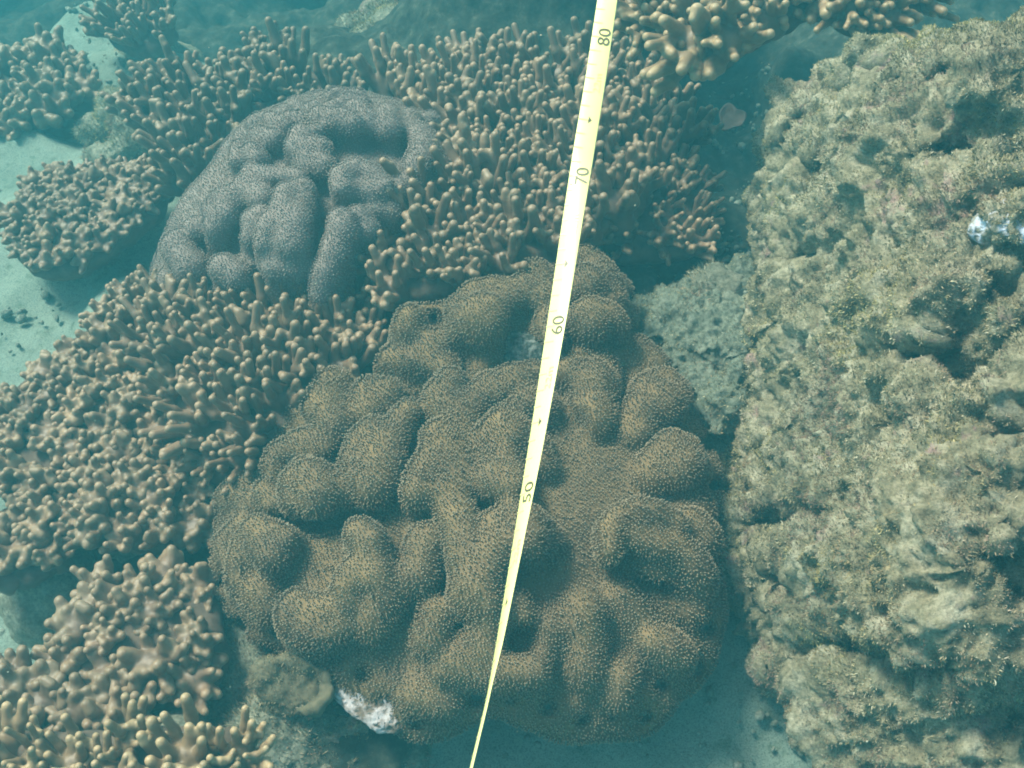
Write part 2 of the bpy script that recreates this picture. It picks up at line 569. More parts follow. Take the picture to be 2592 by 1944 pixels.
def sample_surface(V, F, n):
    a, b, c, d = (V[F[:, i]] for i in range(4))
    area = np.linalg.norm(np.cross(c - a, d - b), axis=1) / 2
    f = rng.choice(len(F), n, p=area / area.sum())
    s, t = rng.random(n)[:, None], rng.random(n)[:, None]
    pos = a[f] * (1 - s) * (1 - t) + b[f] * s * (1 - t) + c[f] * s * t + d[f] * (1 - s) * t
    Nn = vnormals(V, F)
    nor = Nn[F[f]].mean(1)
    nor /= np.maximum(np.linalg.norm(nor, axis=1), 1e-9)[:, None]
    return pos, nor, area.sum()

def thin(pos, spacing):
    """keep about one point per cell, dart-throwing style, so the points stay evenly apart"""
    c = np.floor(pos / spacing).astype(np.int64)
    taken, keep = {}, []
    s2 = (spacing * 0.82) ** 2
    for i in range(len(pos)):
        k = (int(c[i, 0]), int(c[i, 1]), int(c[i, 2]))
        p = pos[i]
        ok = True
        for dx in (-1, 0, 1):
            for dy in (-1, 0, 1):
                for dz in (-1, 0, 1):
                    q = taken.get((k[0] + dx, k[1] + dy, k[2] + dz))
                    if q is not None:
                        e0, e1, e2 = q[0] - p[0], q[1] - p[1], q[2] - p[2]
                        if e0 * e0 + e1 * e1 + e2 * e2 < s2:
                            ok = False
                            break
                if not ok:
                    break
            if not ok:
                break
        if ok:
            taken[k] = (p[0], p[1], p[2])
            keep.append(i)
    return np.array(keep)

def frames(nor):
    t = np.where(np.abs(nor[:, 2:3]) < 0.9, np.array([[0, 0, 1.0]]), np.array([[1.0, 0, 0]]))
    a = np.cross(nor, t)
    a /= np.linalg.norm(a, axis=1)[:, None]
    return a, np.cross(nor, a)

def polyp_mesh(pos, dirs, length, rad):
    """every polyp: a four-sided stem that widens to a head and closes in a blunt tip"""
    n = len(pos)
    a, b = frames(dirs)
    prof = [(-0.15, 0.62, 0.0), (0.62, 0.55, 0.5), (0.86, 1.0, 0.85)]
    verts, al = [], []
    for h, r, s in prof:
        for q in range(4):
            an = q * math.pi / 2
            verts.append(pos + dirs * (h * length)[:, None] + (a * math.cos(an) + b * math.sin(an)) * (r * rad)[:, None])
            al.append(np.full(n, s))
    verts.append(pos + dirs * length[:, None])
    al.append(np.full(n, 1.0))
    V = np.stack(verts, 1).reshape(-1, 3)
    A = np.stack(al, 1).ravel()
    f = []
    for l in range(2):
        for q in range(4):
            f.append((l * 4 + q, l * 4 + (q + 1) % 4, l * 4 + 4 + (q + 1) % 4, l * 4 + 4 + q))
    for q in range(4):
        f.append((8 + q, 8 + (q + 1) % 4, 12, 12))
    base = np.array(f)
    F4 = (base[None, :8] + 13 * np.arange(n)[:, None, None]).reshape(-1, 4)
    F3 = (base[None, 8:, :3] + 13 * np.arange(n)[:, None, None]).reshape(-1, 3)
    return V, F4, F3, A

def mixed_mesh(name, V, F4, F3, mat, attrs):
    me = bpy.data.meshes.new(name)
    me.vertices.add(len(V))
    me.vertices.foreach_set('co', np.asarray(V, np.float32).ravel())
    loops = np.concatenate([F4.ravel(), F3.ravel()]).astype(np.int32)
    st = np.concatenate([np.arange(len(F4)) * 4, len(F4) * 4 + np.arange(len(F3)) * 3]).astype(np.int32)
    me.loops.add(len(loops))
    me.loops.foreach_set('vertex_index', loops)
    me.polygons.add(len(st))
    me.polygons.foreach_set('loop_start', st)
    me.update(calc_edges=True)
    me.polygons.foreach_set('use_smooth', np.ones(len(st), bool))
    for k_, v_ in attrs.items():
        at = me.attributes.new(k_, 'FLOAT', 'POINT')
        at.data.foreach_set('value', np.asarray(v_, np.float32))
    me.materials.append(mat)
    return me

def grid_in(poly, step):
    poly = np.array(poly, float)
    lo, hi = poly.min(0), poly.max(0)
    U, W = np.meshgrid(np.arange(lo[0], hi[0] + step, step), np.arange(lo[1], hi[1] + step, step))
    U = U.astype(float)
    U[::2] += step / 2
    u, v = U.ravel(), W.ravel()
    m = inside(poly, u, v)
    return u[m], v[m]

# ------------------------------------------------------------------ leather corals
def leather_coral(label, poly, dome, lobes, cuts, mats, spacing, plen, prad, thick=0.03, k=0.009, stalks=(), lift=0.021, vox=0.0024, grow=1.22, margin=0):
    pts = np.array([P(u, v, dome(u, v)) for u, v in poly])
    lo, hi = pts.min(0) - 0.06, pts.max(0) + 0.06
    lo[2], hi[2] = min(lo[2], -0.06), hi[2] + 0.14
    f = Field(lo, hi, vox, k)
    u, v = grid_in(poly, 22)
    ed = edge_dist(poly, u, v)
    if margin:
        pa = np.array(poly, float)
        acc, rr_, scall = 0.0, np.random.default_rng(12), []
        for a, b in zip(pa, np.roll(pa, -1, 0)):
            L = np.linalg.norm(b - a)
            t_ = margin - acc
            while t_ < L:
                q = a + (b - a) * t_ / L
                n_ = np.array([-(b - a)[1], (b - a)[0]]) / L
                if not inside(poly, *(q + n_ * 6))[0]:
                    n_ = -n_
                r = margin * rr_.uniform(.50, .62)
                m_ = q + n_ * r * .95
                i_ = q + n_ * r * 2.4
                h0 = rr_.uniform(.0, .015)
                scall.append(q + (b - a) / L * margin * .52 + n_ * margin * .06)
                pm, pi = P(*m_, dome(*m_) + h0), P(*i_, dome(*i_) + h0 - .004)
                f.capsule(pm, pi, r * mpp(pm) * .9, r * mpp(pm) * .6)
                f.capsule(pm - np.array([0, 0, .014]), pi - np.array([0, 0, .014]), r * mpp(pm) * .85, r * mpp(pm) * .6)
                t_ += margin * rr_.uniform(.85, 1.25)
            acc = L - (t_ - margin)
    for uu, vv, e in zip(u, v, ed):
        if margin and e < margin * .5:
            continue
        r = min(thick / 2, max(0.006, e * 3.3e-4))
        c = P(uu, vv, dome(uu, vv)) - np.array([0, 0, r])
        f.ball(c, r * 1.25, 0.8, k=0.016)
    for (su, sv, sr) in stalks:
        t = P(su, sv, dome(su, sv))
        t[2] -= thick + sr * .9
        b = t.copy()
        b[2] = gz(t[0], t[1]) - 0.02
        f.capsule(b, t, sr * 1.15, sr, k=0.02)
    for z, pl, r, dz in lobes:
        q = []
        for p in pl:
            a = uv(z, p)
            q.append(P(*a, dome(*a) + lift + dz + (.006 if r >= 95 else 0)))
        rm = grow * r / ZF[z][2] * mpp(q[0])
        if len(q) == 1:
            q = [q[0], q[0] + np.array([0.001, 0, 0])]
        for a, b in zip(q[:-1], q[1:]):
            f.capsule(a, b, rm)
            dn = np.array([0, 0, rm * 1.3])
            f.capsule(a - dn, b - dn, rm * 1.06)
            f.capsule(a - 2 * dn, b - 2 * dn, rm * 1.08)
    for z, pl, r, dz in cuts:
        q = []
        for p in pl:
            a = uv(z, p)
            q.append(P(*a, dome(*a) + dz))
        rm = r / ZF[z][2] * mpp(q[0])
        if len(q) == 1:
            q = [q[0], q[0] + np.array([0.001, 0, 0])]
        for a, b in zip(q[:-1], q[1:]):
            f.capsule(a, b, rm, k=0.012, cut=True)
    if margin:
        for q in scall:
            for h0 in (.012, 0, -.012, -.024, -.036):
                pc = P(*q, dome(*q) + h0)
                f.ball(pc, margin * .24 * mpp(pc), k=.008, cut=True)
    V, F = f.mesh()
    V = relax(V, F, 2)
    Nn = vnormals(V, F)
    V = V + Nn * (0.0030 * fbm(V, 0.045, 2, 5) + 0.0012 * fbm(V, 0.014, 2, 6))[:, None]
    base = pts.mean(0)
    base[2] = gz(base[0], base[1])
    t = thing('leather_coral', label, 'leather coral', base)
    part('fleshy_cap', V, F, mats[0], t)
    area = 0
    pos, nor, area = sample_surface(V, F, 10)
    n = int(area / spacing ** 2 * 3.2)
    pos, nor, _ = sample_surface(V, F, n)
    m = (nor[:, 2] > -0.35) & (pos[:, 2] > ground(pos[:, :2]) + 0.008)
    pos, nor = pos[m], nor[m]
    kp = thin(pos, spacing)
    pos, nor = pos[kp], nor[kp]
    d = nor + 0.16 * rng.normal(size=pos.shape) + np.array([-0.06, 0.04, 0.18])
    flow = np.stack([vnoise(pos / 0.05, 31), vnoise(pos / 0.05, 32), vnoise(pos / 0.05, 33)], 1)
    d = d + 0.22 * flow
    d /= np.linalg.norm(d, axis=1)[:, None]
    ln = plen * (0.75 + 0.5 * rng.random(len(pos))) * (1 + 0.35 * vnoise(pos / 0.06, 40))
    PV, F4, F3, A = polyp_mesh(pos, d, ln, prad * (0.8 + 0.4 * rng.random(len(pos))))
    o = link('polyps', mixed_mesh('polyps', PV - base, F4, F3, mats[1], {'along': A}), t)
    tag(o, kind='stuff')
    return t

def dome_fn(c, ax, z0, z1, tilt=(0, 0), pw=1.0):
    def f(u, v):
        r2 = ((u - c[0]) / ax[0]) ** 2 + ((v - c[1]) / ax[1]) ** 2
        return z0 + (z1 - z0) * max(0, 1 - r2) ** pw + tilt[0] * (u - c[0]) / 1000 + tilt[1] * (v - c[1]) / 1000
    return f

BIG = [(548, 1370), (560, 1330), (600, 1300), (560, 1240), (600, 1215), (670, 1180), (690, 1110), (730, 1080), (740, 1020), (790, 980), (840, 965), (890, 985), (930, 970), (1000, 970), (1080, 1020), (1160, 950), (1300, 930), (1400, 930), (1470, 890), (1530, 875), (1620, 870), (1690, 950), (1740, 960), (1770, 1090), (1800, 1140), (1815, 1300), (1790, 1400), (1793, 1500), (1790, 1600), (1760, 1690), (1680, 1725), (1640, 1795), (1540, 1800), (1440, 1825), (1380, 1790), (1250, 1745), (1150, 1795), (1060, 1825), (1000, 1790), (900, 1690), (800, 1640), (720, 1600), (660, 1590), (600, 1520), (570, 1450)]
big_lobes = [
    ('P', [(1242, 985), (1165, 1060), (1158, 1180), (1150, 1290)], 32, .009), ('P', [(1165, 1320), (1185, 1400), (1192, 1500), (1250, 1565)], 34, .012), ('P', [(1225, 1620), (1232, 1700)], 32, .008),
    ('P', [(1510, 950), (1495, 1060)], 46, .002), ('P', [(1670, 1010), (1610, 1090)], 40, .000), ('P', [(1740, 1190), (1650, 1205)], 42, .000), ('P', [(1672, 1640), (1570, 1510)], 40, -.006), ('P', [(1490, 1700), (1470, 1530)], 42, -.008),
    ('P', [(1350, 1700), (1390, 1590)], 38, -.004), ('P', [(1310, 1120), (1370, 1170)], 44, -.002), ('P', [(1300, 1000), (1370, 1040)], 40, .0), ('P', [(1760, 1480), (1640, 1440)], 36, -.002),
    ('B', [(960, 270), (920, 420), (980, 560)], 125, .004), ('B', [(700, 440), (740, 560)], 80, -.004),
    ('B', [(1250, 320), (1400, 320)], 110, .004), ('B', [(1220, 450)], 100, .004), ('B', [(1570, 450), (1480, 560)], 85, .014),
    ('B', [(1270, 590), (1200, 700), (1150, 850), (1180, 980)], 85, .016), ('B', [(1400, 720), (1350, 900), (1300, 1030)], 140, .008),
    ('B', [(1800, 650), (1890, 760)], 105, .010), ('B', [(1780, 780), (1690, 950), (1640, 1080)], 95, .012), ('B', [(1900, 900), (1850, 1100)], 115, .004),
    ('B', [(560, 760), (700, 690), (830, 660)], 60, .008), ('B', [(720, 770), (930, 740)], 85, .002),
    ('B', [(720, 890), (650, 1000), (640, 1150)], 75, .018), ('B', [(800, 1000), (850, 1110)], 140, .012), ('B', [(1020, 1080)], 110, .0),
    ('B', [(200, 1060), (170, 1120)], 80, -.005), ('B', [(420, 1080), (480, 1180)], 70, .004), ('B', [(300, 1200)], 80, -.006), ('B', [(480, 920), (520, 790)], 60, .002),
    ('B', [(1900, 230), (1820, 330), (1840, 420)], 95, .010),
    ('C', [(170, 520), (220, 380), (250, 220), (350, 120), (480, 150), (600, 200)], 58, .016), ('C', [(400, 260), (480, 330)], 110, .008),
    ('C', [(80, 250), (100, 350)], 70, .0), ('C', [(160, 170)], 60, .0), ('C', [(280, 560), (400, 600)], 90, .008), ('C', [(430, 750), (360, 680)], 110, .0),
    ('C', [(680, 700), (620, 790), (650, 880), (760, 935), (900, 940), (1040, 890)], 68, .018), ('C', [(820, 790), (980, 760)], 110, .008),
    ('C', [(1180, 170), (1250, 240)], 110, .014), ('C', [(1380, 310)], 45, .01),
    ('C', [(1270, 390), (1120, 460), (1060, 570), (1080, 700)], 68, .020), ('C', [(1300, 500)], 110, .010), ('C', [(1400, 660), (1280, 850)], 140, -.002),
    ('C', [(1700, 250), (1650, 480)], 130, -.002), ('C', [(1800, 800), (1750, 1000)], 120, -.006), ('C', [(1830, 1260), (1950, 1180), (2080, 1230)], 90, .004), ('C', [(1650, 1420), (1850, 1500)], 110, -.006),
    ('E', [(1180, 780), (1050, 820), (960, 900)], 58, .012), ('E', [(1150, 960), (1000, 1070), (880, 1190)], 55, .014), ('E', [(1040, 1160)], 105, .008),
    ('E', [(860, 1290), (1000, 1290), (1080, 1330)], 52, .012), ('E', [(960, 1410), (1050, 1440)], 105, .008), ('E', [(760, 1400), (740, 1560)], 48, .006),
    ('E', [(1390, 770), (1470, 690), (1580, 680)], 65, .014), ('E', [(1550, 820)], 95, .012), ('E', [(1700, 660), (1800, 640), (1910, 730)], 75, .004),
    ('E', [(1830, 980), (1870, 860), (1970, 835), (2060, 910)], 58, .018), ('E', [(1960, 960)], 105, .012), ('E', [(1950, 1260), (2020, 1215), (2110, 1230)], 58, .016), ('E', [(2060, 1340)], 100, .010),
    ('D', [(280, 240), (420, 170), (600, 200), (720, 300)], 75, .016), ('D', [(300, 420), (250, 560), (190, 700), (260, 850)], 100, .014), ('D', [(450, 350), (600, 370)], 120, .012),
    ('D', [(1210, 440), (1210, 290), (1300, 180), (1450, 130), (1600, 160), (1750, 230)], 58, .024), ('D', [(1400, 330), (1600, 420)], 100, .012), ('D', [(1600, 400), (1720, 440), (1850, 530), (1920, 620)], 80, .016), ('D', [(1870, 240), (1960, 340)], 105, .004),
    ('D', [(480, 850), (520, 950)], 75, .006), ('D', [(260, 1060), (230, 1220), (290, 1350)], 65, .012), ('D', [(400, 1410), (600, 1410)], 105, .008),
    ('D', [(1550, 1190), (1650, 1240), (1760, 1280)], 95, .008), ('D', [(1000, 950), (1000, 1350)], 140, -.008), ('D', [(1300, 1450), (1280, 1580)], 120, -.004), ('D', [(80, 1250), (50, 1400)], 100, -.004),
]
big_cuts = [('P', [(1100, 1030), (1130, 1100), (1114, 1250), (1122, 1400), (1150, 1520), (1205, 1620), (1222, 1740)], 16, .012), ('P', [(960, 985), (1090, 1020), (1180, 975), (1290, 950)], 20, .004), ('P', [(700, 1300), (800, 1330), (950, 1310)], 18, .008), ('P', [(1450, 1090), (1440, 1250), (1440, 1420)], 60, .052),
            ('B', [(880, 1330), (1080, 1290)], 75, .012), ('B', [(1320, 1230)], 60, .012), ('C', [(1480, 340)], 34, .02), ('C', [(1140, 830), (1110, 900)], 26, .012),
            ('E', [(1430, 1060), (1380, 1230)], 85, .030), ('P', [(1250, 1800)], 34, -.01), ('P', [(690, 1625)], 24, -.01), ('P', [(560, 1455)], 24, -.005), ('P', [(1800, 1420)], 22, -.01), ('P', [(1690, 1760)], 26, -.01), ('D', [(1450, 720), (1700, 690)], 60, .018), ('D', [(620, 640), (760, 560)], 75, .028), ('D', [(500, 1170)], 65, .022),
            ('B', [(1530, 720), (1560, 860)], 40, .026), ('B', [(980, 700), (1000, 900)], 40, .018), ('B', [(1060, 420), (1090, 560)], 30, .018)]
leather_coral('big brown leather coral with deep folds below the yellow tape, beside open sand', BIG,
              dome_fn((1280, 1330), (830, 640), .04, .135), big_lobes, big_cuts, (M['leather'], M['polyp']), .0023, .0034, .00076,
              stalks=((1250, 1350, .09), (900, 1350, .06), (1550, 1300, .08)), margin=88)

SMALL = [(1000, 890), (1010, 850), (1000, 800), (1040, 785), (1100, 800), (1150, 740), (1220, 710), (1290, 700), (1320, 680), (1480, 620), (1540, 660), (1580, 710), (1595, 790), (1580, 850), (1520, 880), (1400, 920), (1250, 960), (1150, 1000), (1050, 1010), (980, 970), (960, 920)]
small_lobes = [('E', [(450, 450), (430, 510)], 75, .008), ('E', [(740, 490), (740, 390), (830, 300), (950, 260)], 55, .014), ('E', [(880, 440)], 125, .010), ('E', [(1000, 350), (1120, 280)], 85, .006),
               ('E', [(1200, 210), (1250, 330)], 90, .002), ('E', [(1500, 90), (1600, 190), (1660, 330)], 70, .006), ('E', [(1500, 250)], 110, .002), ('E', [(1440, 430), (1530, 395), (1640, 420), (1700, 470)], 48, .018),
               ('E', [(1520, 490)], 85, .012), ('E', [(1270, 450), (1290, 560)], 55, .010), ('E', [(340, 690), (480, 700), (650, 740)], 65, .006), ('E', [(400, 840), (480, 900)], 70, .0), ('E', [(600, 600)], 90, -.004)]
leather_coral('smaller brown leather coral under the 60 mark of the tape', SMALL,
              dome_fn((1300, 830), (520, 330), .055, .12, (0, -.03)), small_lobes, [('E', [(1120, 640), (1180, 660)], 105, .02), ('E', [(640, 470), (660, 560)], 35, .015)],
              (M['leather'], M['polyp']), .0023, .0034, .00076, stalks=((1300, 800, .06), (1120, 880, .05)), margin=80)

GREY = [uv('A', p) for p in [(600, 270), (1000, 90), (1250, 30), (1420, 60), (1650, 130), (1900, 200), (2000, 290), (2080, 440), (2060, 620), (1900, 800), (1700, 1000), (1560, 1150), (1450, 1350), (1250, 1580), (600, 1640), (200, 1640), (60, 1450), (20, 1200), (130, 980), (240, 760), (380, 650), (470, 500)]]
grey_lobes = [('A', p, r, d) for p, r, d in [
    ([(1090, 150), (1250, 60), (1400, 70)], 50, .004), ([(1210, 160), (1330, 120), (1430, 120)], 55, .006), ([(960, 130), (1040, 200)], 60, .0), ([(930, 230), (1040, 250)], 60, .004), ([(800, 250), (880, 290)], 65, .002), ([(680, 260), (740, 240)], 50, -.006), ([(700, 350), (800, 380)], 70, .002),
    ([(950, 420), (1000, 340), (1120, 310)], 55, .016), ([(1010, 440), (1130, 440)], 85, .012), ([(1140, 230), (1250, 250), (1350, 270)], 85, .014), ([(1400, 190), (1470, 260)], 90, .010), ([(1600, 210), (1610, 300)], 90, .010), ([(1750, 240), (1760, 300)], 80, .006), ([(1870, 250), (1910, 240)], 60, .002), ([(1050, 540), (1150, 560)], 85, .004),
    ([(1840, 340), (1880, 450), (1790, 580)], 75, .012), ([(1960, 410)], 70, .0), ([(1960, 560)], 70, .004), ([(1290, 710), (1290, 630), (1380, 570), (1480, 610), (1580, 690)], 62, .022), ([(1360, 720), (1500, 750)], 80, .014), ([(1650, 720), (1750, 700)], 80, .0),
    ([(570, 430), (555, 520)], 58, .0), ([(650, 450), (700, 510)], 68, .004), ([(640, 590), (800, 620), (980, 630)], 50, .010), ([(620, 700), (720, 780)], 78, .006), ([(440, 800), (560, 780)], 75, .004), ([(370, 850), (400, 1000)], 58, .008), ([(420, 980), (480, 900)], 75, .004),
    ([(650, 930), (720, 910), (640, 1060)], 60, .014), ([(900, 740), (880, 850), (780, 980), (750, 1100)], 70, .024), ([(1000, 730), (1000, 850)], 78, .016), ([(950, 950), (940, 1100)], 115, .016), ([(850, 1250), (980, 1230)], 120, .006), ([(820, 1400)], 90, .0),
    ([(1280, 950), (1290, 1020), (1240, 1150), (1180, 1300), (1150, 1430)], 85, .020), ([(1390, 930), (1450, 1000)], 85, .012), ([(1500, 880), (1600, 880)], 85, .004), ([(470, 1270), (550, 1330)], 95, .008), ([(640, 1250)], 80, .0), ([(140, 1130), (230, 1270)], 110, .0), ([(200, 1500)], 100, -.004), ([(90, 1350)], 80, -.006), ([(280, 1000)], 80, -.004), ([(420, 1500), (520, 1540)], 90, -.004)]]
grey_cuts = [('A', [(1380, 530), (1620, 450)], 70, .030), ('A', [(1150, 700), (1230, 650)], 36, .018), ('A', [(1150, 1000), (1090, 1250)], 34, .018), ('A', [(700, 1180), (730, 1360)], 26, .012), ('A', [(570, 1050), (560, 1150)], 26, .014)]
leather_coral('grey leather coral with knobbly folds amid finger corals', GREY,
              dome_fn((800, 500), (520, 400), .015, .11, (0, 0)), grey_lobes, grey_cuts, (M['gleather'], M['gpolyp']), .0023, .0022, .0008,
              stalks=((800, 480, .10), (640, 600, .08)), lift=.028, k=.0055, grow=1.15)

# ------------------------------------------------------------------ finger corals
def branch_mesh(seed, kind):
    """one branch: a short stalk that splits into blunt fingers, grown as one smooth surface"""
    r = np.random.default_rng(seed)
    if kind == 'long':
        n, L, rad, spl, st = r.integers(10, 14), (.025, .046), .0039, (4, 42), .015
    elif kind == 'short':
        n, L, rad, spl, st = r.integers(14, 20), (.013, .025), .0034, (5, 58), .013
    else:
        n, L, rad, spl, st = r.integers(9, 14), (.008, .015), .0021, (6, 60), .0065
    f = Field((-.045, -.045, -.022), (.045, .045, .058), .00115 if kind != 'tiny' else .0009, .0036)
    f.capsule((0, 0, -.018), (0, 0, .003), st, st * .8)
    axes = []
    a0 = r.random() * 6.28
    for i in range(n):
        az = a0 + i * 2.4 + r.normal() * .25
        rr = st * math.sqrt((i + .5) / n)
        s = math.radians(spl[0] + (spl[1] - spl[0]) * (rr / st) * (.6 + .6 * r.random()))
        l = (L[0] + (L[1] - L[0]) * r.random()) * (1.1 - .35 * rr / st)
        p0 = np.array([math.cos(az) * rr, math.sin(az) * rr, 0])
        d = np.array([math.cos(az) * math.sin(s), math.sin(az) * math.sin(s), math.cos(s)])
        p1 = p0 + d * l * .55
        d2 = d + np.array([r.normal() * .22, r.normal() * .22, .18])
        d2 /= np.linalg.norm(d2)
        p2 = p1 + d2 * l * .45
        ra = rad * (.85 + .3 * r.random())
        f.capsule(p0 - d * .004, p1, ra * 1.15, ra)
        f.capsule(p1, p2, ra, ra * .95)
        axes.append((p0, p2))
        if kind != 'tiny' and r.random() < .45:
            e = np.array([r.normal(), r.normal(), .9])
            e /= np.linalg.norm(e)
            q = p1 + e * l * .32
            f.capsule(p1, q, ra * .9, ra * .8)
            axes.append((p0, q))
    V, F = f.mesh()
    V = relax(V, F, 2)
    tip = np.zeros(len(V))
    for p0, p2 in axes:
        d = p2 - p0
        t = np.clip(((V - p0) @ d) / (d @ d), 0, 1.15)
        near = np.linalg.norm(V - (p0 + np.clip(t, 0, 1)[:, None] * d), axis=1)
        tip = np.maximum(tip, np.where(near < rad * 2.2, t, 0))
    tip = np.clip(tip * .92, 0, 1)
    return V, F, tip

BR = {}
for kind in ('long', 'short', 'tiny'):
    BR[kind] = [branch_mesh(100 + 11 * i + len(kind), kind) for i in range(9)]
_brm = {}

def branch_data(kind, i, mat):
    key = (kind, i, mat)
    if key not in _brm:
        V, F, tip = BR[kind][i]
        _brm[key] = mesh_data('branch', V, F, M[mat], {'tip': tip})
    return _brm[key]

GROUP_F = 'colonies of brown finger coral'

def finger_coral(label, poly, zfun, kind, mat, spacing, scale, lean, spread=0.35, thick=0.03, group=GROUP_F, jitter=.3, footed=True):
    pts = np.array([P(u, v, zfun(u, v)) for u, v in poly])
    lo, hi = pts.min(0) - .05, pts.max(0) + .05
    f = Field(lo, hi, .0035, .014)
    c = pts.mean(0)
    step = max(14, 0.013 / mpp(c))
    u, v = grid_in(poly, step)
    ed = edge_dist(poly, u, v)
    for uu, vv, e in zip(u, v, ed):
        p = P(uu, vv, zfun(uu, vv))
        r = min(thick / 2, max(.005, e * mpp(p)))
        f.ball(p - np.array([0, 0, r + .004]), r * 1.3, .8)
    V, F = f.mesh()
    V = V + vnormals(V, F) * (.004 * fbm(V, .03, 3, 8) + .0035 * np.maximum(0, fbm(V, .010, 2, 44)))[:, None]
    base = c.copy()
    base[2] = gz(c[0], c[1])
    t = thing('finger_coral', label, 'finger coral', base, group)
    part('coral_base', V, F, M['crust'], t)
    # a stalk of the colony's own flesh carries the crust down to the sea floor
    bz = base[2]
    foot = Field((c[0] - .12, c[1] - .12, bz - .15), (c[0] + .12, c[1] + .12, max(c[2], bz) + .03), .006, .02)
    foot.capsule((c[0], c[1], bz - .06), (c[0], c[1], c[2] - thick - .05), .075, .05)
    FV, FF = foot.mesh()
    if len(FV):
        FV = FV + vnormals(FV, FF) * (.014 * fbm(FV, .05, 4, 61, .6))[:, None]
    if len(FV) and footed:
        part('foot', FV, FF, M['rubble'], t)
    # branches: dart throwing over the crust
    cand = []
    loU, hiU = np.array(poly).min(0), np.array(poly).max(0)
    tries = 0
    U = rng.uniform(loU[0], hiU[0], 6000)
    W = rng.uniform(loU[1], hiU[1], 6000)
    m = inside(poly, U, W)
    U, W = U[m], W[m]
    chosen = []
    for uu, vv in zip(U, W):
        p = P(uu, vv, zfun(uu, vv))
        if all((p[0] - q[0]) ** 2 + (p[1] - q[1]) ** 2 + (p[2] - q[2]) ** 2 > spacing ** 2 for q in chosen):
            chosen.append(p)
        if len(chosen) >= 100:
            break
    cc = np.mean(chosen, 0)
    ext = max(np.linalg.norm(np.array(chosen) - cc, axis=1).max(), .02)
    for p in chosen:
        o = link('branch', branch_data(kind, random.randrange(len(BR[kind])), mat), t)
        out = (p - cc) / ext
        d = Vector((lean[0] + spread * out[0] + random.gauss(0, jitter * .6), lean[1] + spread * out[1] + random.gauss(0, jitter * .6), 1 + 0 * out[2]))
        if len(lean) > 2:
            d.z = lean[2]
        d.normalize()
        q = Vector((0, 0, 1)).rotation_difference(d) @ Quaternion((0, 0, 1), random.random() * 6.283)
        o.rotation_mode = 'QUATERNION'
        o.rotation_quaternion = q
        o.location = Vector(p - base)
        s = scale * random.uniform(.82, 1.2)
        o.scale = (s, s, s * random.uniform(.9, 1.15))
    return t

def flat(z0, **k):
    return lambda u, v: z0

def plane(c, z, du, dv, c2=None, ax=None, hump=0):
    def f(u, v):
        o = z + du * (u - c[0]) / 1000 + dv * (v - c[1]) / 1000
        if ax:
            o += hump * max(0, 1 - ((u - c2[0]) / ax[0]) ** 2 - ((v - c2[1]) / ax[1]) ** 2)
        return o
    return f

finger_coral('largest finger coral, long fingers, behind the tape and right of the grey leather coral',
             [(950, 205), (1050, 215), (1150, 150), (1250, 170), (1400, 165), (1560, 150), (1690, 220), (1760, 340), (1680, 420), (1600, 520), (1520, 560), (1420, 630), (1250, 680), (1090, 720), (990, 740), (950, 640), (1000, 550), (1110, 440), (1150, 350), (1080, 290), (970, 230)],
             plane((1300, 420), .06, 0, .20, (1300, 430), (450, 380), .03), 'long', 'finger', .030, 1.05, (-.12, .28), .30)
finger_coral('small finger coral with splayed fingers by the dark gap',
             [(1530, 570), (1620, 480), (1700, 420), (1770, 430), (1790, 560), (1760, 620), (1660, 610), (1570, 650)],
             plane((1650, 550), .06, 0, .05), 'long', 'finger', .030, .75, (.15, -.15), .7)
finger_coral('hazy dull brown finger coral behind the grey leather coral at its upper left',
             [(370, 240), (450, 195), (560, 205), (700, 135), (790, 180), (900, 225), (900, 250), (760, 250), (640, 280), (560, 380), (490, 480), (450, 460), (440, 390), (370, 290)],
             plane((620, 260), -.02, 0, .12), 'long', 'fingerd', .034, 1.1, (-.25, .25), .3)
finger_coral('blurred bluish finger coral in the far corner beyond the sand',
             [(-20, 150), (120, 150), (220, 210), (210, 250), (130, 290), (60, 320), (-20, 320)],
             plane((130, 220), -.13, 0, .1), 'short', 'fingerd', .034, 1.5, (-.3, .2), .3)
finger_coral('hazy finger coral touching the upper picture edge beside a sandy strip',
             [(270, 30), (310, -30), (410, -30), (415, 70), (385, 130), (310, 100), (275, 70)],
             plane((330, 60), -.12, 0, .1), 'long', 'fingerd', .036, 1.0, (-.3, .1), .3)
finger_coral('low oval finger coral standing alone on pale sand',
             [(15, 560), (60, 490), (130, 440), (250, 435), (370, 420), (410, 450), (390, 520), (300, 590), (200, 660), (130, 680), (60, 630)],
             plane((200, 550), .0, 0, .02, (200, 550), (230, 160), .02), 'tiny', 'fingerd', .0165, 1.35, (-.25, .1), .5)
finger_coral('broad finger coral with short stubby fingers between bare sand and the long fingered strip',
             [(210, 850), (300, 760), (400, 700), (420, 770), (400, 880), (440, 1030), (480, 1110), (400, 1180), (250, 1200), (100, 1240), (0, 1240), (-20, 1050), (90, 950)],
             plane((230, 950), .04, 0, .05, (230, 950), (330, 330), .02), 'short', 'finger', .0245, .92, (-.35, .18), .35)
finger_coral('finger coral strip with long clear fingers wedged between grey and brown leather corals',
             [(370, 840), (450, 790), (560, 770), (700, 770), (850, 750), (970, 780), (950, 880), (880, 950), (800, 980), (750, 1060), (650, 1150), (540, 1200), (490, 1150), (440, 1030), (385, 950)],
             plane((650, 930), .075, .03, .03, (650, 930), (320, 250), .02), 'long', 'finger', .0265, .95, (-.22, .22), .4)
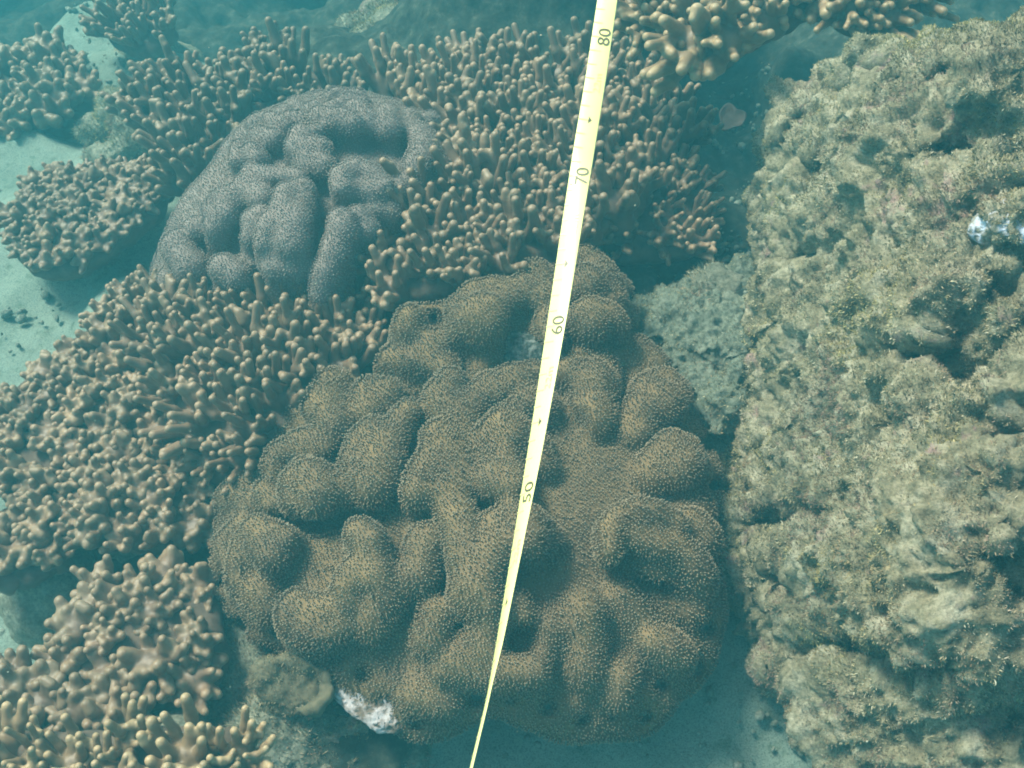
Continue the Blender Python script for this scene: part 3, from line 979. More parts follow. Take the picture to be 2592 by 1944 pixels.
finger_coral('knobbly finger coral next to the left margin of the big brown leather coral',
             [(20, 1300), (120, 1240), (260, 1180), (420, 1180), (505, 1180), (530, 1280), (505, 1340), (400, 1365), (250, 1345), (140, 1330)],
             plane((300, 1280), .05, 0, .03, (300, 1280), (260, 130), .02), 'short', 'finger', .0235, .97, (-.3, .12), .4)
finger_coral('small pale tipped finger coral cut by the picture edge above a dark gap',
             [(-20, 1390), (60, 1370), (140, 1380), (140, 1410), (70, 1450), (-20, 1480)],
             plane((60, 1410), .055, 0, .02), 'short', 'finger', .026, 1.0, (-.25, .05), .5)
finger_coral('bushy finger coral with bright tips left of a small cup coral',
             [(215, 1560), (230, 1500), (350, 1460), (480, 1470), (525, 1530), (515, 1600), (540, 1680), (510, 1730), (400, 1765), (330, 1745), (230, 1710), (165, 1680), (170, 1630)],
             plane((350, 1610), .06, 0, .03, (350, 1610), (230, 190), .03), 'short', 'finger', .0255, 1.1, (-.25, .1), .45)
finger_coral('finger coral of thick blunt fingers in the lower left corner',
             [(-20, 1740), (60, 1720), (120, 1740), (220, 1770), (340, 1820), (350, 1850), (200, 1860), (-20, 1870)],
             plane((180, 1770), .08, 0, .04), 'short', 'finger', .026, 1.15, (-.25, .1), .4)
finger_coral('warm tan finger coral with upright fingers along the bottom picture edge',
             [(-20, 1890), (200, 1880), (330, 1850), (470, 1860), (580, 1870), (620, 1930), (600, 2010), (-20, 2010)],
             plane((300, 1930), .13, 0, .02), 'long', 'fingert', .026, .88, (-.12, .22), .2)
finger_coral('golden brown finger coral hanging from the upper edge over a dark gap',
             [(1590, -60), (2340, -60), (2330, 10), (2230, 50), (2140, 30), (2060, 0), (1950, 60), (1850, 100), (1815, 150), (1760, 150), (1680, 80), (1600, 30)],
             plane((1900, 40), .20, .05, .06), 'long', 'fingert', .030, 1.22, (-.3, -.7, .72), .35, footed=False)
finger_coral('small dim finger coral behind the largest one, just left of the tape at the top',
             [(1310, 0), (1380, -30), (1480, -30), (1480, 70), (1400, 75), (1330, 60)],
             plane((1400, 30), -.10, 0, .1), 'long', 'fingerd', .034, .9, (-.1, .2), .3)

# ------------------------------------------------------------------ rock wall and loose rocks
def blades(pos, nor, length, width, lean=0.7):
    n = len(pos)
    d = nor + lean * rng.normal(size=pos.shape) * .6 + np.array([0, 0, .15])
    d /= np.linalg.norm(d, axis=1)[:, None]
    a, b = frames(d)
    an = rng.random(n) * 6.283
    s = a * np.cos(an)[:, None] + b * np.sin(an)[:, None]
    L = length * (.5 + rng.random(n))
    w = width * (.6 + .8 * rng.random(n))
    bend = np.cross(s, d) * (L * rng.normal(size=n) * .35)[:, None]
    p0 = pos - nor * .001
    V = np.stack([p0 - s * w[:, None], p0 + s * w[:, None], pos + d * (L * .6)[:, None] + s * (w * .7)[:, None] + bend * .4, pos + d * (L * .6)[:, None] - s * (w * .7)[:, None] + bend * .4, pos + d * L[:, None] + bend], 1).reshape(-1, 3)
    o = 5 * np.arange(n)[:, None]
    F4 = np.array([[0, 1, 2, 3]]) + o
    F3 = np.array([[3, 2, 4]]) + o
    return V, F4, F3

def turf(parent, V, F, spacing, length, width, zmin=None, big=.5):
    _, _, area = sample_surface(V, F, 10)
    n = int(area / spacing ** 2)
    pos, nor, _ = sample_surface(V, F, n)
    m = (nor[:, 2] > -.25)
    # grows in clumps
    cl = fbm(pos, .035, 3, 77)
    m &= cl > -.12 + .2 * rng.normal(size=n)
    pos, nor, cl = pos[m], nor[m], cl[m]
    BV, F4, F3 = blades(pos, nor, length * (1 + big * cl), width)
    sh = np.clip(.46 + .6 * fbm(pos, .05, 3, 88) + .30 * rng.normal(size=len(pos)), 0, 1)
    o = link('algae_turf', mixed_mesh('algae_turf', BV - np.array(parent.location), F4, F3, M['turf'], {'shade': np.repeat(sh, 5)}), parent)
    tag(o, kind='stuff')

ROCK = [(1975, 250), (2040, 210), (2110, 160), (2180, 125), (2280, 150), (2370, 75), (2592, 30), (2700, 20), (2700, 2050), (2480, 2050), (2330, 1940), (2200, 1890), (2120, 1850), (2060, 1800), (2050, 1745), (1985, 1710), (1985, 1640), (1940, 1570), (1880, 1450), (1855, 1330), (1850, 1180), (1880, 1000), (1900, 850), (1905, 760), (1960, 640), (1960, 500), (1965, 380)]

def zr(u, v):
    s = min(1, max(0, (u - 1850) / 760))
    e = s * s * (3 - 2 * s)
    top = .09 + .05 * min(1, max(0, (1000 - v) / 800))
    low = max(0, (v - 1350) / 700)
    return top + .25 * e - .17 * low * (.35 + .65 * e)

def make_rock():
    pts = np.array([P(u, v, zr(u, v)) for u, v in ROCK])
    lo, hi = pts.min(0) - .09, pts.max(0) + .09
    lo[2], hi[2] = -.06, hi[2] + .02
    f = Field(lo, hi, .0028, .010)
    u, v = grid_in(ROCK, 40)
    ed = edge_dist(ROCK, u, v)
    r_ = np.random.default_rng(5)
    for uu, vv, e in zip(u, v, ed):
        if e < 42:
            continue
        z = zr(uu, vv) - .016 + .014 * r_.normal()
        p = P(uu, vv, z)
        r = min(.028, max(.011, e * mpp(p))) * r_.uniform(.75, 1.2)
        f.ball(p - np.array([0, 0, r]), r, r_.uniform(.7, 1.1))
        # filled body below, set back from the brink so that it overhangs a little
        if e > 125:
            q = p - np.array([0, 0, .05])
            g = P(uu + 45, vv, -.03)
            f.capsule(g, q, .034, .034, k=.02)
    lumps = {'G': [(620, 80, 110), (900, 60, 80), (1080, 330, 120), (950, 480, 100), (700, 420, 80), (1250, 480, 100), (1500, 250, 130), (650, 640, 90), (920, 680, 60), (1150, 800, 130), (1500, 650, 150), (1650, 780, 130), (1900, 700, 150), (800, 1050, 140), (680, 980, 70), (1250, 1250, 130), (1000, 1400, 100), (1500, 1400, 130), (1750, 1350, 150), (1850, 980, 110), (2000, 1100, 100), (2000, 250, 120), (1900, 180, 100), (1250, 1600, 110)],
             'F': [(650, 300, 90), (800, 350, 100), (700, 560, 80), (1100, 350, 110), (1300, 330, 90), (1000, 820, 110), (1200, 830, 90), (650, 900, 80), (700, 1100, 90), (1350, 1150, 120), (1450, 1250, 140), (1100, 1050, 100), (600, 1450, 110), (800, 1500, 110), (1350, 1400, 100), (1650, 1150, 120), (1850, 980, 100), (1950, 920, 90), (2000, 1300, 120), (1750, 500, 120), (1950, 600, 100), (1900, 250, 120), (1500, 420, 100), (1600, 650, 90), (850, 600, 80)],
             'R': [(1050, 430, 70), (1230, 370, 80), (750, 600, 90), (900, 640, 90), (720, 760, 60), (950, 870, 130), (1100, 870, 110), (780, 1000, 80), (1300, 700, 130), (1550, 650, 130), (1500, 480, 90), (1700, 400, 110), (1900, 500, 150), (2050, 350, 140), (850, 1170, 120), (1100, 1090, 100), (1300, 1060, 100), (1650, 950, 100), (800, 1300, 110), (1100, 1280, 90), (750, 1480, 90), (1000, 1450, 120), (1400, 1400, 120), (1700, 1150, 100), (1900, 1080, 110), (1650, 1350, 100), (2050, 1300, 130), (1250, 1570, 110), (1850, 1500, 120)]}
    for z_, ls in lumps.items():
        for x_, y_, rr in ls:
            uu, vv = uv(z_, (x_, y_))
            p = P(uu, vv, zr(uu, vv) + r_.uniform(.0, .014))
            rm = rr / 2.37 * mpp(p) * 1.0
            f.ball(p, rm, r_.uniform(.6, .95), k=.006)
            for _ in range(5):
                d = r_.normal(size=3)
                d /= np.linalg.norm(d)
                d[2] = abs(d[2]) * .7
                f.ball(p + d * rm * .75, rm * r_.uniform(.3, .5), 1, k=.005)
    for uu, vv, e in zip(u + r_.uniform(-25, 25, len(u)), v + r_.uniform(-25, 25, len(v)), ed):
        if e > 45 and r_.random() < .08:
            c0 = P(uu, vv, zr(uu, vv) + .006)
            f.capsule(c0, c0 + np.array([r_.normal() * .012, r_.normal() * .012, -.03]), r_.uniform(.007, .014), k=.006, cut=True)
    cav = [('P', [(2140, 1500), (2230, 1530)], 40, .01), ('P', [(2120, 1640), (2380, 1660)], 36, .015), ('P', [(1930, 1320), (2130, 1330)], 26, .006), ('P', [(2211, 1379)], 30, .0),
           ('P', [(2030, 1080), (2035, 1130)], 26, -.004), ('P', [(2290, 955), (2450, 975)], 38, .004), ('P', [(2400, 870), (2520, 890)], 30, .004), ('P', [(2143, 245)], 28, .0), ('P', [(2210, 345), (2290, 385)], 26, .0),
           ('P', [(2090, 440)], 22, .0), ('P', [(2340, 440), (2440, 400)], 20, .004), ('P', [(2060, 568), (2230, 555)], 16, .002), ('P', [(2490, 360), (2560, 345)], 24, .0), ('P', [(2560, 1105)], 34, .0), ('P', [(1950, 1480), (2030, 1500)], 20, 0), ('P', [(2290, 1560), (2330, 1640)], 24, 0), ('P', [(2060, 1690), (2180, 1720)], 24, 0),
           ('P', [(2290, 1225)], 24, .0), ('P', [(2072, 1228), (2130, 1300)], 18, .0), ('P', [(2010, 690), (2080, 680)], 20, .002), ('P', [(2240, 690)], 22, .0), ('P', [(2409, 1286), (2592, 1410)], 20, .006), ('P', [(2440, 1420), (2600, 1500)], 26, .006),
           ('P', [(1990, 1730), (2100, 1790)], 20, .0), ('P', [(2250, 1780), (2330, 1800)], 26, .0), ('P', [(1830, 860), (1920, 880)], 14, .0), ('P', [(1990, 830), (2010, 870)], 18, .0), ('P', [(2180, 1000), (2230, 1010)], 14, 0), ('P', [(2080, 970), (2100, 990)], 14, 0),
           ('P', [(2540, 1760), (2620, 1820)], 30, .0), ('P', [(2420, 1560), (2480, 1600)], 18, .0), ('P', [(1890, 1550), (1960, 1620)], 20, .01)]
    for z, pl, r, dz in cav:
        q = [P(a, b, zr(a, b) + dz) for a, b in pl]
        rm = 1.45 * r * mpp(q[0])
        if len(q) == 1:
            q.append(q[0] + np.array([.002, 0, 0]))
        for a, b in zip(q[:-1], q[1:]):
            f.capsule(a, b, rm, k=.008, cut=True)
            for g in (-2, -1, 1, 2, 3):
                f.capsule(a - np.array([0, 0, rm * g]), b - np.array([0, 0, rm * g]), rm, k=.008, cut=True)
    V, F = f.mesh()
    Nn = vnormals(relax(V, F, 2), F)
    V = V + Nn * (.014 * fbm(V, .085, 4, 21, .6) + .016 * fbm(V, .034, 4, 25, .65, True) + .008 * fbm(V, .012, 2, 29, .6, True))[:, None]
    base = pts.mean(0)
    base[2] = gz(base[0], base[1])
    t = thing('reef_rock', 'large craggy reef rock overgrown with yellowish algae turf, filling the right side', 'rock', base)
    part('rock_body', V, F, M['rock'], t)
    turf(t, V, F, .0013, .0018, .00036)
    return t

make_rock()

def boulder(name, label, cat, blobs, mat, vox=.003, amp=.007, sc=.03, sp=.0019, tl=.004, group=None, seed=0, fuzz=True):
    """blobs: photo u, v, height, radius in photo pixels, squash"""
    c = [P(u, v, z) for u, v, z, r, s in blobs]
    rm = [b[3] * mpp(p) for b, p in zip(blobs, c)]
    lo = np.min([p - r for p, r in zip(c, rm)], 0) - .03
    hi = np.max([p + r for p, r in zip(c, rm)], 0) + .03
    f = Field(lo, hi, vox, .012)
    for p, r, b in zip(c, rm, blobs):
        f.ball(p, r, b[4])
    V, F = f.mesh()
    Nn = vnormals(relax(V, F, 2), F)
    V = V + Nn * (amp * fbm(V, sc, 4, 50 + seed, .6) + amp * .5 * fbm(V, sc * .4, 3, 60 + seed, .6, True))[:, None]
    base = np.mean(c, 0)
    base[2] = gz(base[0], base[1])
    t = thing(name, label, cat, base, group)
    part('rock_body', V, F, M[mat], t)
    if fuzz:
        turf(t, V, F, sp, tl, .0004)
    return t

boulder('rubble_rock', 'knobbly turf covered rubble rock on the pale sand upper left', 'rock', [(300, 270, -.10, 60, .7), (350, 330, -.10, 70, .8), (240, 330, -.13, 45, .6), (410, 330, -.10, 60, .8), (290, 390, -.10, 40, .6), (240, 390, -.11, 30, .6)], 'rubble', seed=1)
boulder('rubble_rock', 'dim rubble heap in blue haze under the upper edge, left of the tape', 'rock', [(930, 110, -.12, 55, .8), (1000, 70, -.13, 60, .8), (1050, 130, -.10, 50, .8), (960, 40, -.15, 55, .7), (900, 150, -.11, 40, .8), (1090, 90, -.12, 40, .8), (890, 70, -.15, 40, .8)], 'rubble', seed=2)
boulder('rubble_rock', 'small rounded sediment covered rock at the foot of the dark gap', 'rock', [(1800, 720, .05, 58, .9), (1840, 750, .05, 55, .8), (1775, 760, .05, 36, .8)], 'rubble', seed=3)
boulder('rubble_rock', 'low crumbling rubble ledge beneath the big leather coral, lower left', 'rock', [(640, 1600, .03, 70, .7), (620, 1720, .035, 80, .7), (720, 1840, .045, 110, .6), (560, 1800, .03, 80, .6), (640, 1900, .05, 90, .6), (860, 1880, .03, 110, .5), (1000, 1910, .02, 90, .5), (620, 1860, .02, 80, .5), (800, 1980, .03, 120, .5), (640, 1960, .03, 90, .5), (660, 1530, .01, 50, .7)], 'rubble', amp=.009, seed=4)
boulder('stone', 'dark grey stone with pale flecks in a leather coral pocket beside the tape', 'stone', [(1320, 885, .125, 46, .9), (1350, 900, .125, 36, .9), (1295, 898, .12, 28, .8), (1335, 925, .12, 30, .8)], 'darkrock', vox=.0016, amp=.004, sc=.012, seed=5, fuzz=False)
M['sediment'] = mat_rock('sediment', ((0.12, 0.14, 0.10), (0.20, 0.22, 0.165), (0.27, 0.29, 0.225)), 0, 90)
_r = np.random.default_rng(3)
_slope = [(1690, 800, .05, 75, .5), (1750, 880, .055, 95, .5), (1640, 860, .04, 65, .5), (1790, 980, .06, 85, .5), (1830, 1090, .06, 75, .6), (1840, 900, .08, 90, .6), (1850, 1000, .08, 75, .6), (1740, 790, .05, 75, .5), (1800, 830, .07, 80, .6), (1880, 820, .08, 70, .6), (1870, 720, .05, 60, .7)]
for _u, _v in zip(*grid_in([(1620, 840), (1680, 740), (1780, 760), (1880, 780), (1890, 1000), (1850, 1130), (1790, 1080), (1740, 960)], 34)):
    _slope.append((_u + _r.uniform(-14, 14), _v + _r.uniform(-14, 14), .055 + .03 * (_u - 1640) / 250 + _r.uniform(.004, .030), _r.uniform(12, 32), _r.uniform(.6, 1)))
boulder('sediment_mound', 'pale sediment slope with gritty rubble between the tape and the rock wall', 'rock', _slope, 'sediment', vox=.002, amp=.013, sc=.026, sp=.0021, tl=.0018, seed=6)

# loose coral rubble and shell bits on the sand
def loose_rubble():
    r_ = np.random.default_rng(21)
    ico = []
    for z in (-1, -.45, .45, 1):
        k = 1 if abs(z) == 1 else 6
        for q in range(k):
            a = q * 2 * math.pi / 6 + (z > 0) * .5
            w = math.sqrt(max(0, 1 - z * z))
            ico.append((w * math.cos(a), w * math.sin(a), z))
    ico = np.array(ico)
    fc = [(0, 1 + (q + 1) % 6, 1 + q) for q in range(6)] + [(13, 7 + q, 7 + (q + 1) % 6) for q in range(6)]
    for q in range(6):
        fc += [(1 + q, 1 + (q + 1) % 6, 7 + q), (1 + (q + 1) % 6, 7 + (q + 1) % 6, 7 + q)]
    fc = np.array(fc)
    Vs, Fs, n = [], [], 0
    regions = [([(0, 350), (330, 330), (420, 560), (300, 720), (0, 920)], 70), ([(170, 0), (300, 20), (350, 300), (200, 330)], 70), ([(1300, 1840), (2050, 1600), (2250, 1944), (1050, 1944)], 70), ([(1560, 700), (1900, 560), (1900, 900), (1650, 900)], 200), ([(0, 1450), (200, 1380), (160, 1650), (0, 1650)], 90), ([(1780, 200), (1960, 150), (1950, 650), (1800, 650)], 160)]
    for poly, cnt in regions:
        lo, hi = np.array(poly).min(0), np.array(poly).max(0)
        k = 0
        while k < cnt:
            a, b = r_.uniform(lo, hi)
            if not inside(poly, a, b)[0]:
                continue
            k += 1
            p = P(a, b, 0)
            for _ in range(3):
                p = P(a, b, gz(p[0], p[1]))
            s_ = .0016 + .0045 * r_.random() ** 3
            q = ico * (s_ * r_.uniform(.6, 1.4, 3)) * r_.uniform(.75, 1.2, (len(ico), 1))
            an = r_.random() * 6.28
            q = q @ np.array([[math.cos(an), -math.sin(an), 0], [math.sin(an), math.cos(an), 0], [0, 0, 1]])
            Vs.append(q + p + np.array([0, 0, s_ * .3]))
            Fs.append(fc + n)
            n += len(ico)
    o = link('loose_rubble', mesh_data('loose_rubble', np.concatenate(Vs), np.concatenate(Fs), M['grit'], smooth=False))
    tag(o, kind='stuff')

M['grit'] = mat_rock('grit', ((0.12, 0.14, 0.11), (0.22, 0.25, 0.20), (0.38, 0.41, 0.35)), 0, 120)
loose_rubble()

# ------------------------------------------------------------------ small things on the reef
M['white'] = mat_patchy('bleached_crust', (0.50, 0.46, 0.46), (0.16, 0.125, 0.10), 150, .35)
M['blue'] = mat_patchy('bleached_blue_crust', (0.52, 0.57, 0.68), (0.22, 0.20, 0.15), 190, .4)
M['pink'] = mat_plain('pink_crust', (0.66, 0.36, 0.37), .6, .3, .4, 160)
M['pale'] = mat_plain('pale_sponge', (0.42, 0.40, 0.30), .8, .2)
M['olive'] = mat_plain('olive_cup_coral', (0.115, 0.10, 0.062), .85, .15, .5, 110)
M['shell'] = mat_plain('dark_shell', (0.05, 0.05, 0.05), .5)
M['red'] = mat_plain('red_lip', (0.45, 0.04, 0.05), .4)
M['mauve'] = mat_plain('mauve_sponge', (0.055, 0.045, 0.04), .9, .2, .3, 90)

def lump(name, label, cat, pl, z, r, mat, squash=.6, amp=.0015, group=None, seed=0):
    """an encrusting lump along a short path of photo points, z a height function or number"""
    zz = z if callable(z) else (lambda a, b: z)
    q = [P(a, b, zz(a, b)) for a, b in pl]
    rm = r * mpp(q[0])
    lo = np.min(q, 0) - rm - .015
    hi = np.max(q, 0) + rm + .015
    f = Field(lo, hi, max(.0006, rm / 12), rm * .4)
    if len(q) == 1:
        f.ball(q[0], rm, squash)
    else:
        for a, b in zip(q[:-1], q[1:]):
            L = max(2, int(np.linalg.norm(b - a) / (rm * .5)))
            for i in range(L + 1):
                f.ball(a + (b - a) * i / L, rm, squash)
    V, F = f.mesh()
    V = V + vnormals(V, F) * (amp * fbm(V, rm * .9, 4, 90 + seed))[:, None]
    o = link(name, mesh_data(name, V - q[0], F, M[mat]), None, tuple(q[0]))
    return tag(o, label, cat, group)

lump('bleached_crust', 'white pitted patch of bleached crust under the lower left margin of the big leather coral', 'bleached coral', [(870, 1715), (930, 1760), (1000, 1815)], lambda a, b: .082, 42, 'white', .45, .004, seed=1)
lump('bleached_crust', 'bright bluish white lacy crust on the rock near the right picture edge', 'bleached coral', [(2500, 570), (2560, 545), (2600, 560)], lambda a, b: zr(a, b) + .010, 50, 'blue', .45, .006, seed=2)
lump('sponge', 'pale oblong sponge lying on the turf of the reef rock', 'sponge', [(2105, 850), (2150, 872)], lambda a, b: zr(a, b) + .016, 23, 'pale', .8, .001, seed=3)
for i, (a, b, r, l) in enumerate([(2212, 590, 20, 'pink crust blotch on the turfed rock left of the bluish white crust'), (2172, 922, 15, 'small round pink crust below the pale oblong sponge'),
                                  (2130, 1140, 22, 'wide pink crust patch in the middle of the reef rock'), (2105, 1105, 13, 'pinkish crust dot close above the wide pink patch'), (2390, 530, 20, 'rosy crust below a dark crevice high on the rock')]):
    lump('coralline_crust', l, 'pink algae', [(a, b), (a + r * .8, b + r * .4)], lambda x, y: zr(x, y) + .014, r, 'pink', .5, .003, 'pink crusts on the rock', seed=10 + i)

def clam():
    c = P(2550, 415, zr(2550, 415) + .012)
    m = mpp(c)
    ax = P(2590, 392, zr(2590, 392) + .02) - c
    ax /= np.linalg.norm(ax)
    t = thing('clam', 'dark slit of a clam with red mantle at the right picture edge', 'clam', c)
    up = np.array([0, -.35, .93])
    sd = np.cross(ax, up)
    for nm, off, mat, hgt in (('shell', -1, 'shell', .011), ('shell', 1, 'shell', .011), ('mantle', 0, 'red', .009)):
        V, F = [], []
        n, k = 18, 9
        for i in range(n):
            a = math.pi * i / (n - 1)
            for j in range(k):
                b = 2 * math.pi * j / k
                w = math.sin(a) ** .7
                V.append(c + ax * (-math.cos(a) * 36 * m) + sd * (off * 6 * m * w + math.cos(b) * 5 * m * w * (1 if off else 1.4)) + up * (math.sin(b) * hgt * w - .003))
        for i in range(n - 1):
            for j in range(k):
                F.append((i * k + j, i * k + (j + 1) % k, (i + 1) * k + (j + 1) % k, (i + 1) * k + j))
        part(nm, np.array(V), np.array(F), M[mat], t)

clam()

def dish(name, label, cat, cu, cv, z, rpx, mat, tilt, depth=.5, wave=.2, seed=0, polyps=None):
    """a thick cup or plate with a wavy rim"""
    c = P(cu, cv, z)
    R = rpx * mpp(c)
    r_ = np.random.default_rng(seed)
    ph = r_.random(4) * 6.28
    nr, na = 14, 64
    top, bot = [], []
    for i in range(nr + 1):
        s = i / nr
        for j in range(na):
            a = 2 * math.pi * j / na
            rad = R * s * (1 + wave * .5 * math.sin(3 * a + ph[0]) * s + wave * .3 * math.sin(5 * a + ph[1]) * s)
            h = R * depth * s ** 2.2 * (1 + wave * math.sin(2 * a + ph[2]) + wave * .6 * math.sin(4 * a + ph[3]))
            th = R * .16 * (1 - .55 * s) * (1 if s < .999 else .1)
            top.append((rad * math.cos(a), rad * math.sin(a), h + th))
            bot.append((rad * math.cos(a), rad * math.sin(a), h - th))
    n = len(top)
    V = np.array(top + bot)
    F = []
    for i in range(nr):
        for j in range(na):
            a, b = i * na + j, i * na + (j + 1) % na
            F.append((a + na, b + na, b, a))
            F.append((n + a, n + b, n + b + na, n + a + na))
    for j in range(na):
        a, b = nr * na + j, nr * na + (j + 1) % na
        F.append((a, n + a, n + b, b))
    rot = np.array(Quaternion(Vector(tilt[:3]).normalized(), math.radians(tilt[3])).to_matrix())
    V = V @ rot.T
    V += (R * .05 * fbm(V, R * .35, 3, seed))[:, None] * np.array([[.3, .3, 1]])
    o = link(name, mesh_data(name, V, np.array(F), M[mat]), None, tuple(c))
    return tag(o, label, cat)

def cup():
    def at(u, v, z):
        return P(u, v, z + .032)
    c = at(742, 1732, .045)
    m = mpp(c)
    f = Field(c - .07, c + .07, .0017, .008)
    f.ball(c, 82 * m, .62)
    f.ball(at(690, 1715, .05), 48 * m, .8)
    rim = [(668, 1716), (690, 1688), (735, 1668), (785, 1680), (822, 1715), (832, 1755), (800, 1785), (750, 1797)]
    for a, b in zip(rim[:-1], rim[1:]):
        f.capsule(at(*a, .062), at(*b, .062), 13 * m)
    f.ball(at(756, 1738, .082), 60 * m, 1.2, cut=True)
    f.capsule(at(700, 1790, .07), at(690, 1760, .08), 16 * m, cut=True)
    f.ball(at(690, 1705, .085), 20 * m, 1.4, cut=True)
    V, F = f.mesh()
    V = relax(V, F, 2)
    V = V + vnormals(V, F) * (.008 * fbm(V, .03, 3, 71) + .0016 * fbm(V, .006, 2, 72))[:, None]
    t = thing('cup_coral', 'small olive cup shaped coral on the rubble left of the white bleached patch', 'cup coral', c)
    part('cup', V, F, M['olive'], t)
    turf(t, V, F, .0016, .0018, .0003)

cup()
dish('plate_sponge', 'thin brownish plate jutting out in the dark gap below the golden finger coral', 'sponge', 1850, 300, .0, 34, 'mauve', (1, -.2, 0, 20), .25, .3, 8)

# ------------------------------------------------------------------ measuring tape
TAPE = [  # v, left u, right u, depth
    (-160, 1535, 1587, .735), (0, 1512, 1563, .712), (200, 1481, 1535, .690), (390, 1449, 1504, .668), (580, 1420, 1472, .650), (770, 1392, 1441, .634), (960, 1364, 1407, .617), (1160, 1333, 1369, .598), (1350, 1303, 1330, .580),
    (1550, 1270, 1289, .560), (1640, 1255, 1270, .551), (1735, 1239, 1245.5, .541), (1783, 1229, 1235, .536), (1944, 1190, 1196, .519), (2150, 1140, 1146, .50)]

def tape():
    W = .0130
    tv = np.array([t[0] for t in TAPE], float)
    vs = np.linspace(-150, 2140, 160)
    lu = np.interp(vs, tv, [t[1] for t in TAPE])
    ru = np.interp(vs, tv, [t[2] for t in TAPE])
    for _ in range(3):
        lu[1:-1] = (lu[:-2] + 2 * lu[1:-1] + lu[2:]) / 4
        ru[1:-1] = (ru[:-2] + 2 * ru[1:-1] + ru[2:]) / 4
    dp = np.interp(vs, tv, [t[3] for t in TAPE])
    C = np.array([PD((a + b) / 2, v, d) for a, b, v, d in zip(lu, ru, vs, dp)])
    T = np.gradient(C, axis=0)
    T /= np.linalg.norm(T, axis=1)[:, None]
    view = C - np.array([0, 0, H])
    view /= np.linalg.norm(view, axis=1)[:, None]
    side = np.cross(T, view)                 # across the tape, square to the view
    side /= np.linalg.norm(side, axis=1)[:, None]
    if side[40][0] < 0:
        side = -side
    nrm = np.cross(side, T)
    sg = np.sign((nrm * -view).sum(1))[:, None]
    nrm = nrm * sg
    full = W / np.array([mpp(c) for c in C])
    slant = np.abs(np.gradient((lu + ru) / 2, vs))
    ratio = np.clip((ru - lu) / np.sqrt(1 + slant ** 2) / full, 0, 1)
    ang = np.arccos(ratio)
    A = side * np.cos(ang)[:, None] + nrm * np.sin(ang)[:, None]   # width direction, right edge turned up
    B = -side * np.sin(ang)[:, None] + nrm * np.cos(ang)[:, None]  # face normal towards the camera
    base = C[80]
    t = thing('measuring_tape', 'taut yellow measuring tape stretched over the corals, marked 50 to 80', 'measuring tape', base)

    def at(v, x, h):
        """point of the tape face: v along (photo row), x across -1..1, h above the face"""
        i = np.clip(np.interp(v, vs, np.arange(len(vs))), 0, len(vs) - 1.001)
        k = int(i)
        f = i - k
        L = lambda Q: Q[k] * (1 - f) + Q[k + 1] * f
        return L(C) + L(A) * (x * W / 2) + L(B) * h
    cross = [(-1, .0), (-.94, .00028), (0, .0004), (.94, .00028), (1, 0), (.94, -.00012), (0, 0), (-.94, -.00012)]
    V = np.array([[at(v, x, h) for x, h in cross] for v in vs]).reshape(-1, 3)
    n = len(cross)
    F = [(i * n + j, i * n + (j + 1) % n, (i + 1) * n + (j + 1) % n, (i + 1) * n + j) for i in range(len(vs) - 1) for j in range(n)]
    part('ribbon', V, np.array(F), M_tape, t)
    marks = {80: 130, 75: 305, 70: 482, 65: 668, 60: 864, 55: 1068, 50: 1293, 45: 1525, 40: 1765}
    cm = np.array(sorted(marks))
    mv = np.array([marks[c] for c in cm])
    row = lambda c: float(np.interp(c, cm, mv)) if 40 <= c <= 80 else (130 - (c - 80) * 35.0 if c > 80 else 1765 + (40 - c) * 48)
    def quad(c0, c1, x0, x1, n=2):
        P4 = []
        return [at(row(c0), x0, .0006), at(row(c0), x1, .0006), at(row(c1), x1, .0006), at(row(c1), x0, .0006)]
    tv_, tf_ = [], []
    for c in range(36, 86):
        ln = -.15 if c % 5 else .05
        if c % 5 == 0 and c % 10:
            ln = -.1
        k = len(tv_)
        tv_ += quad(c - .035, c + .035, -.97, ln)
        tf_.append((k, k + 1, k + 2, k + 3))
    part('centimetre_ticks', np.array(tv_), np.array(tf_), M_tick, t, smooth=False)
    for c in (45, 55, 65, 75):
        V = np.array([at(row(c - .25), -.06, .0006), at(row(c), .28, .0006), at(row(c + .25), -.06, .0006)])
        part('arrow_mark', V, np.array([[0, 1, 2]]), M_ink, t, smooth=False)

    def text(s, c0, x_mid, height, mat, name, squeeze=1.0, ink=0.0):
        """lettering along the tape: reading direction runs up the tape, letter tops to its left edge"""
        cu = bpy.data.curves.new(name, 'FONT')
        cu.body = s
        cu.size = 1
        cu.resolution_u = 4
        cu.offset = ink
        ob = bpy.data.objects.new(name, cu)
        COL.objects.link(ob)
        dg = bpy.context.evaluated_depsgraph_get()
        me = bpy.data.meshes.new_from_object(ob.evaluated_get(dg))
        bpy.data.objects.remove(ob)
        co = np.array([v.co[:] for v in me.vertices])
        co[:, 1] -= (co[:, 1].min() + co[:, 1].max()) / 2
        hh = co[:, 1].max() - co[:, 1].min()
        co[:, 0] -= co[:, 0].min()
        sc = height / hh
        out = []
        for x, y, z in co:
            out.append(at(row(c0 + x * sc * squeeze), x_mid - y * sc * 100 * 2 / (W * 1e4) * 1.0, .0007))
        faces = [tuple(p.vertices) for p in me.polygons]
        part(name, np.array(out), faces, mat, t, smooth=False)
        bpy.data.meshes.remove(me)
    for c in (50, 60, 70, 80):
        text(str(c), c + .42, .20, .78, M_ink, 'number_mark', 1.15, 0.0)
        text('22m', c - 2.4 - .6, .22, .42, M_red, 'metre_mark', 1.35, 0.0)
    return t

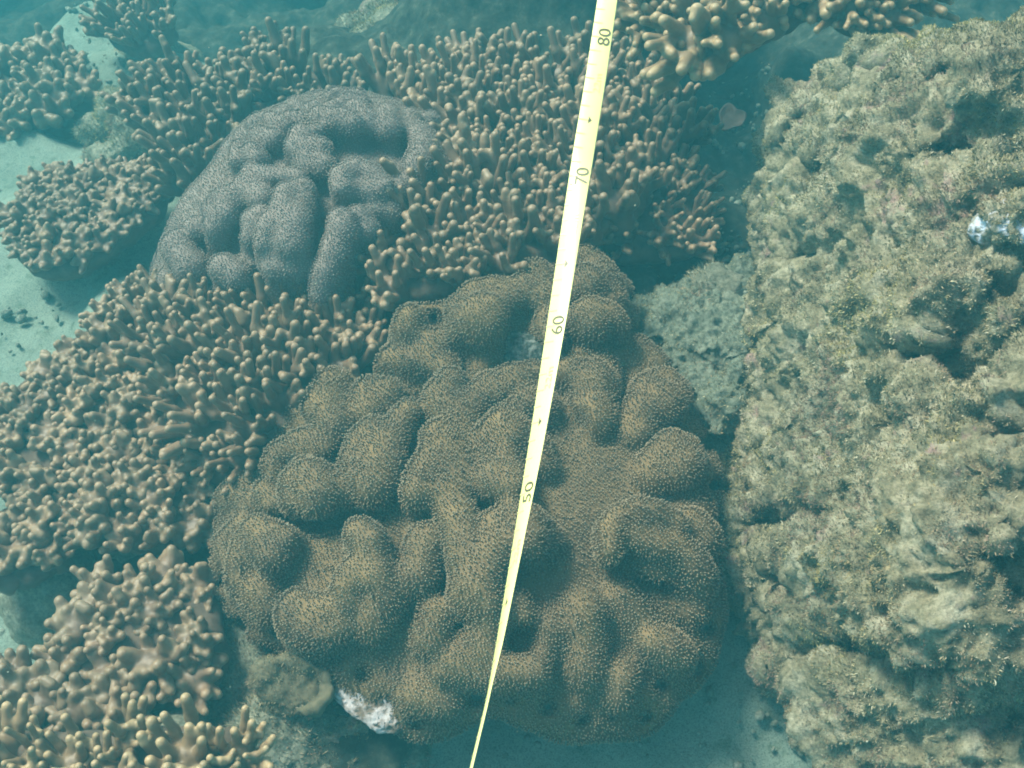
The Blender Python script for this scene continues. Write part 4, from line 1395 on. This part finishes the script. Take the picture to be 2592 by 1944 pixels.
def tape_mat(name, c, rough=.35):
    m, nt, b = new_mat(name, rough, .4)
    nt.links.new(ramp(nt, noise_tex(nt, 160, 5, .6), [(.3, tuple(x * .96 for x in c)), (.7, c)]), b.inputs['Base Color'])
    return m
M_tape = tape_mat('yellow_tape', (.96, .90, .36))
M_tick = tape_mat('tick_ink', (.70, .66, .30))
M_ink = tape_mat('black_ink', (.12, .11, .06))
M_red = tape_mat('faded_red_ink', (.80, .60, .28))
tape()

# specks of silt adrift in the water
def drifting_silt():
    r_ = np.random.default_rng(33)
    oc = np.array([(1, 0, 0), (-1, 0, 0), (0, 1, 0), (0, -1, 0), (0, 0, 1), (0, 0, -1)], float)
    fc = np.array([(0, 2, 4), (2, 1, 4), (1, 3, 4), (3, 0, 4), (2, 0, 5), (1, 2, 5), (3, 1, 5), (0, 3, 5)])
    Vs, Fs, n = [], [], 0
    while n < 900:
        x, y, z = r_.uniform(-.9, .9), r_.uniform(-.3, 1.7), r_.uniform(.05, .8)
        if (x * x + y * y * .8 + (z - H) ** 2) < .16:
            continue
        Vs.append(oc * r_.uniform(.00025, .0007) * r_.uniform(.6, 1.4, (6, 1)) + np.array([x, y, z]))
        Fs.append(fc + 6 * n)
        n += 1
    tag(link('drifting_silt', mesh_data('drifting_silt', np.concatenate(Vs), np.concatenate(Fs), M['pale'], smooth=False)), kind='stuff')

drifting_silt()

# ------------------------------------------------------------------ the water's veil
def haze():
    lo, hi = np.array([-7.5, -7, -1.8]), np.array([7.5, 9, 1.25])
    V = np.array([[x, y, z] for x in (lo[0], hi[0]) for y in (lo[1], hi[1]) for z in (lo[2], hi[2])])
    F = np.array([[0, 1, 3, 2], [4, 6, 7, 5], [0, 4, 5, 1], [2, 3, 7, 6], [0, 2, 6, 4], [1, 5, 7, 3]])
    m = bpy.data.materials.new('water_haze')
    m.use_nodes = True
    nt = m.node_tree
    nt.nodes.clear()
    out = nt.nodes.new('ShaderNodeOutputMaterial')
    v = nt.nodes.new('ShaderNodeVolumePrincipled')
    v.inputs['Color'].default_value = (0.06, 0.29, 0.345, 1)
    v.inputs['Absorption Color'].default_value = (0.42, 0.88, 0.86, 1)
    v.inputs['Density'].default_value = 0.46
    v.inputs['Anisotropy'].default_value = 0.25
    nt.links.new(v.outputs[0], out.inputs['Volume'])
    tag(link('haze', mesh_data('haze', V, F, m, smooth=False)), kind='stuff')

haze()
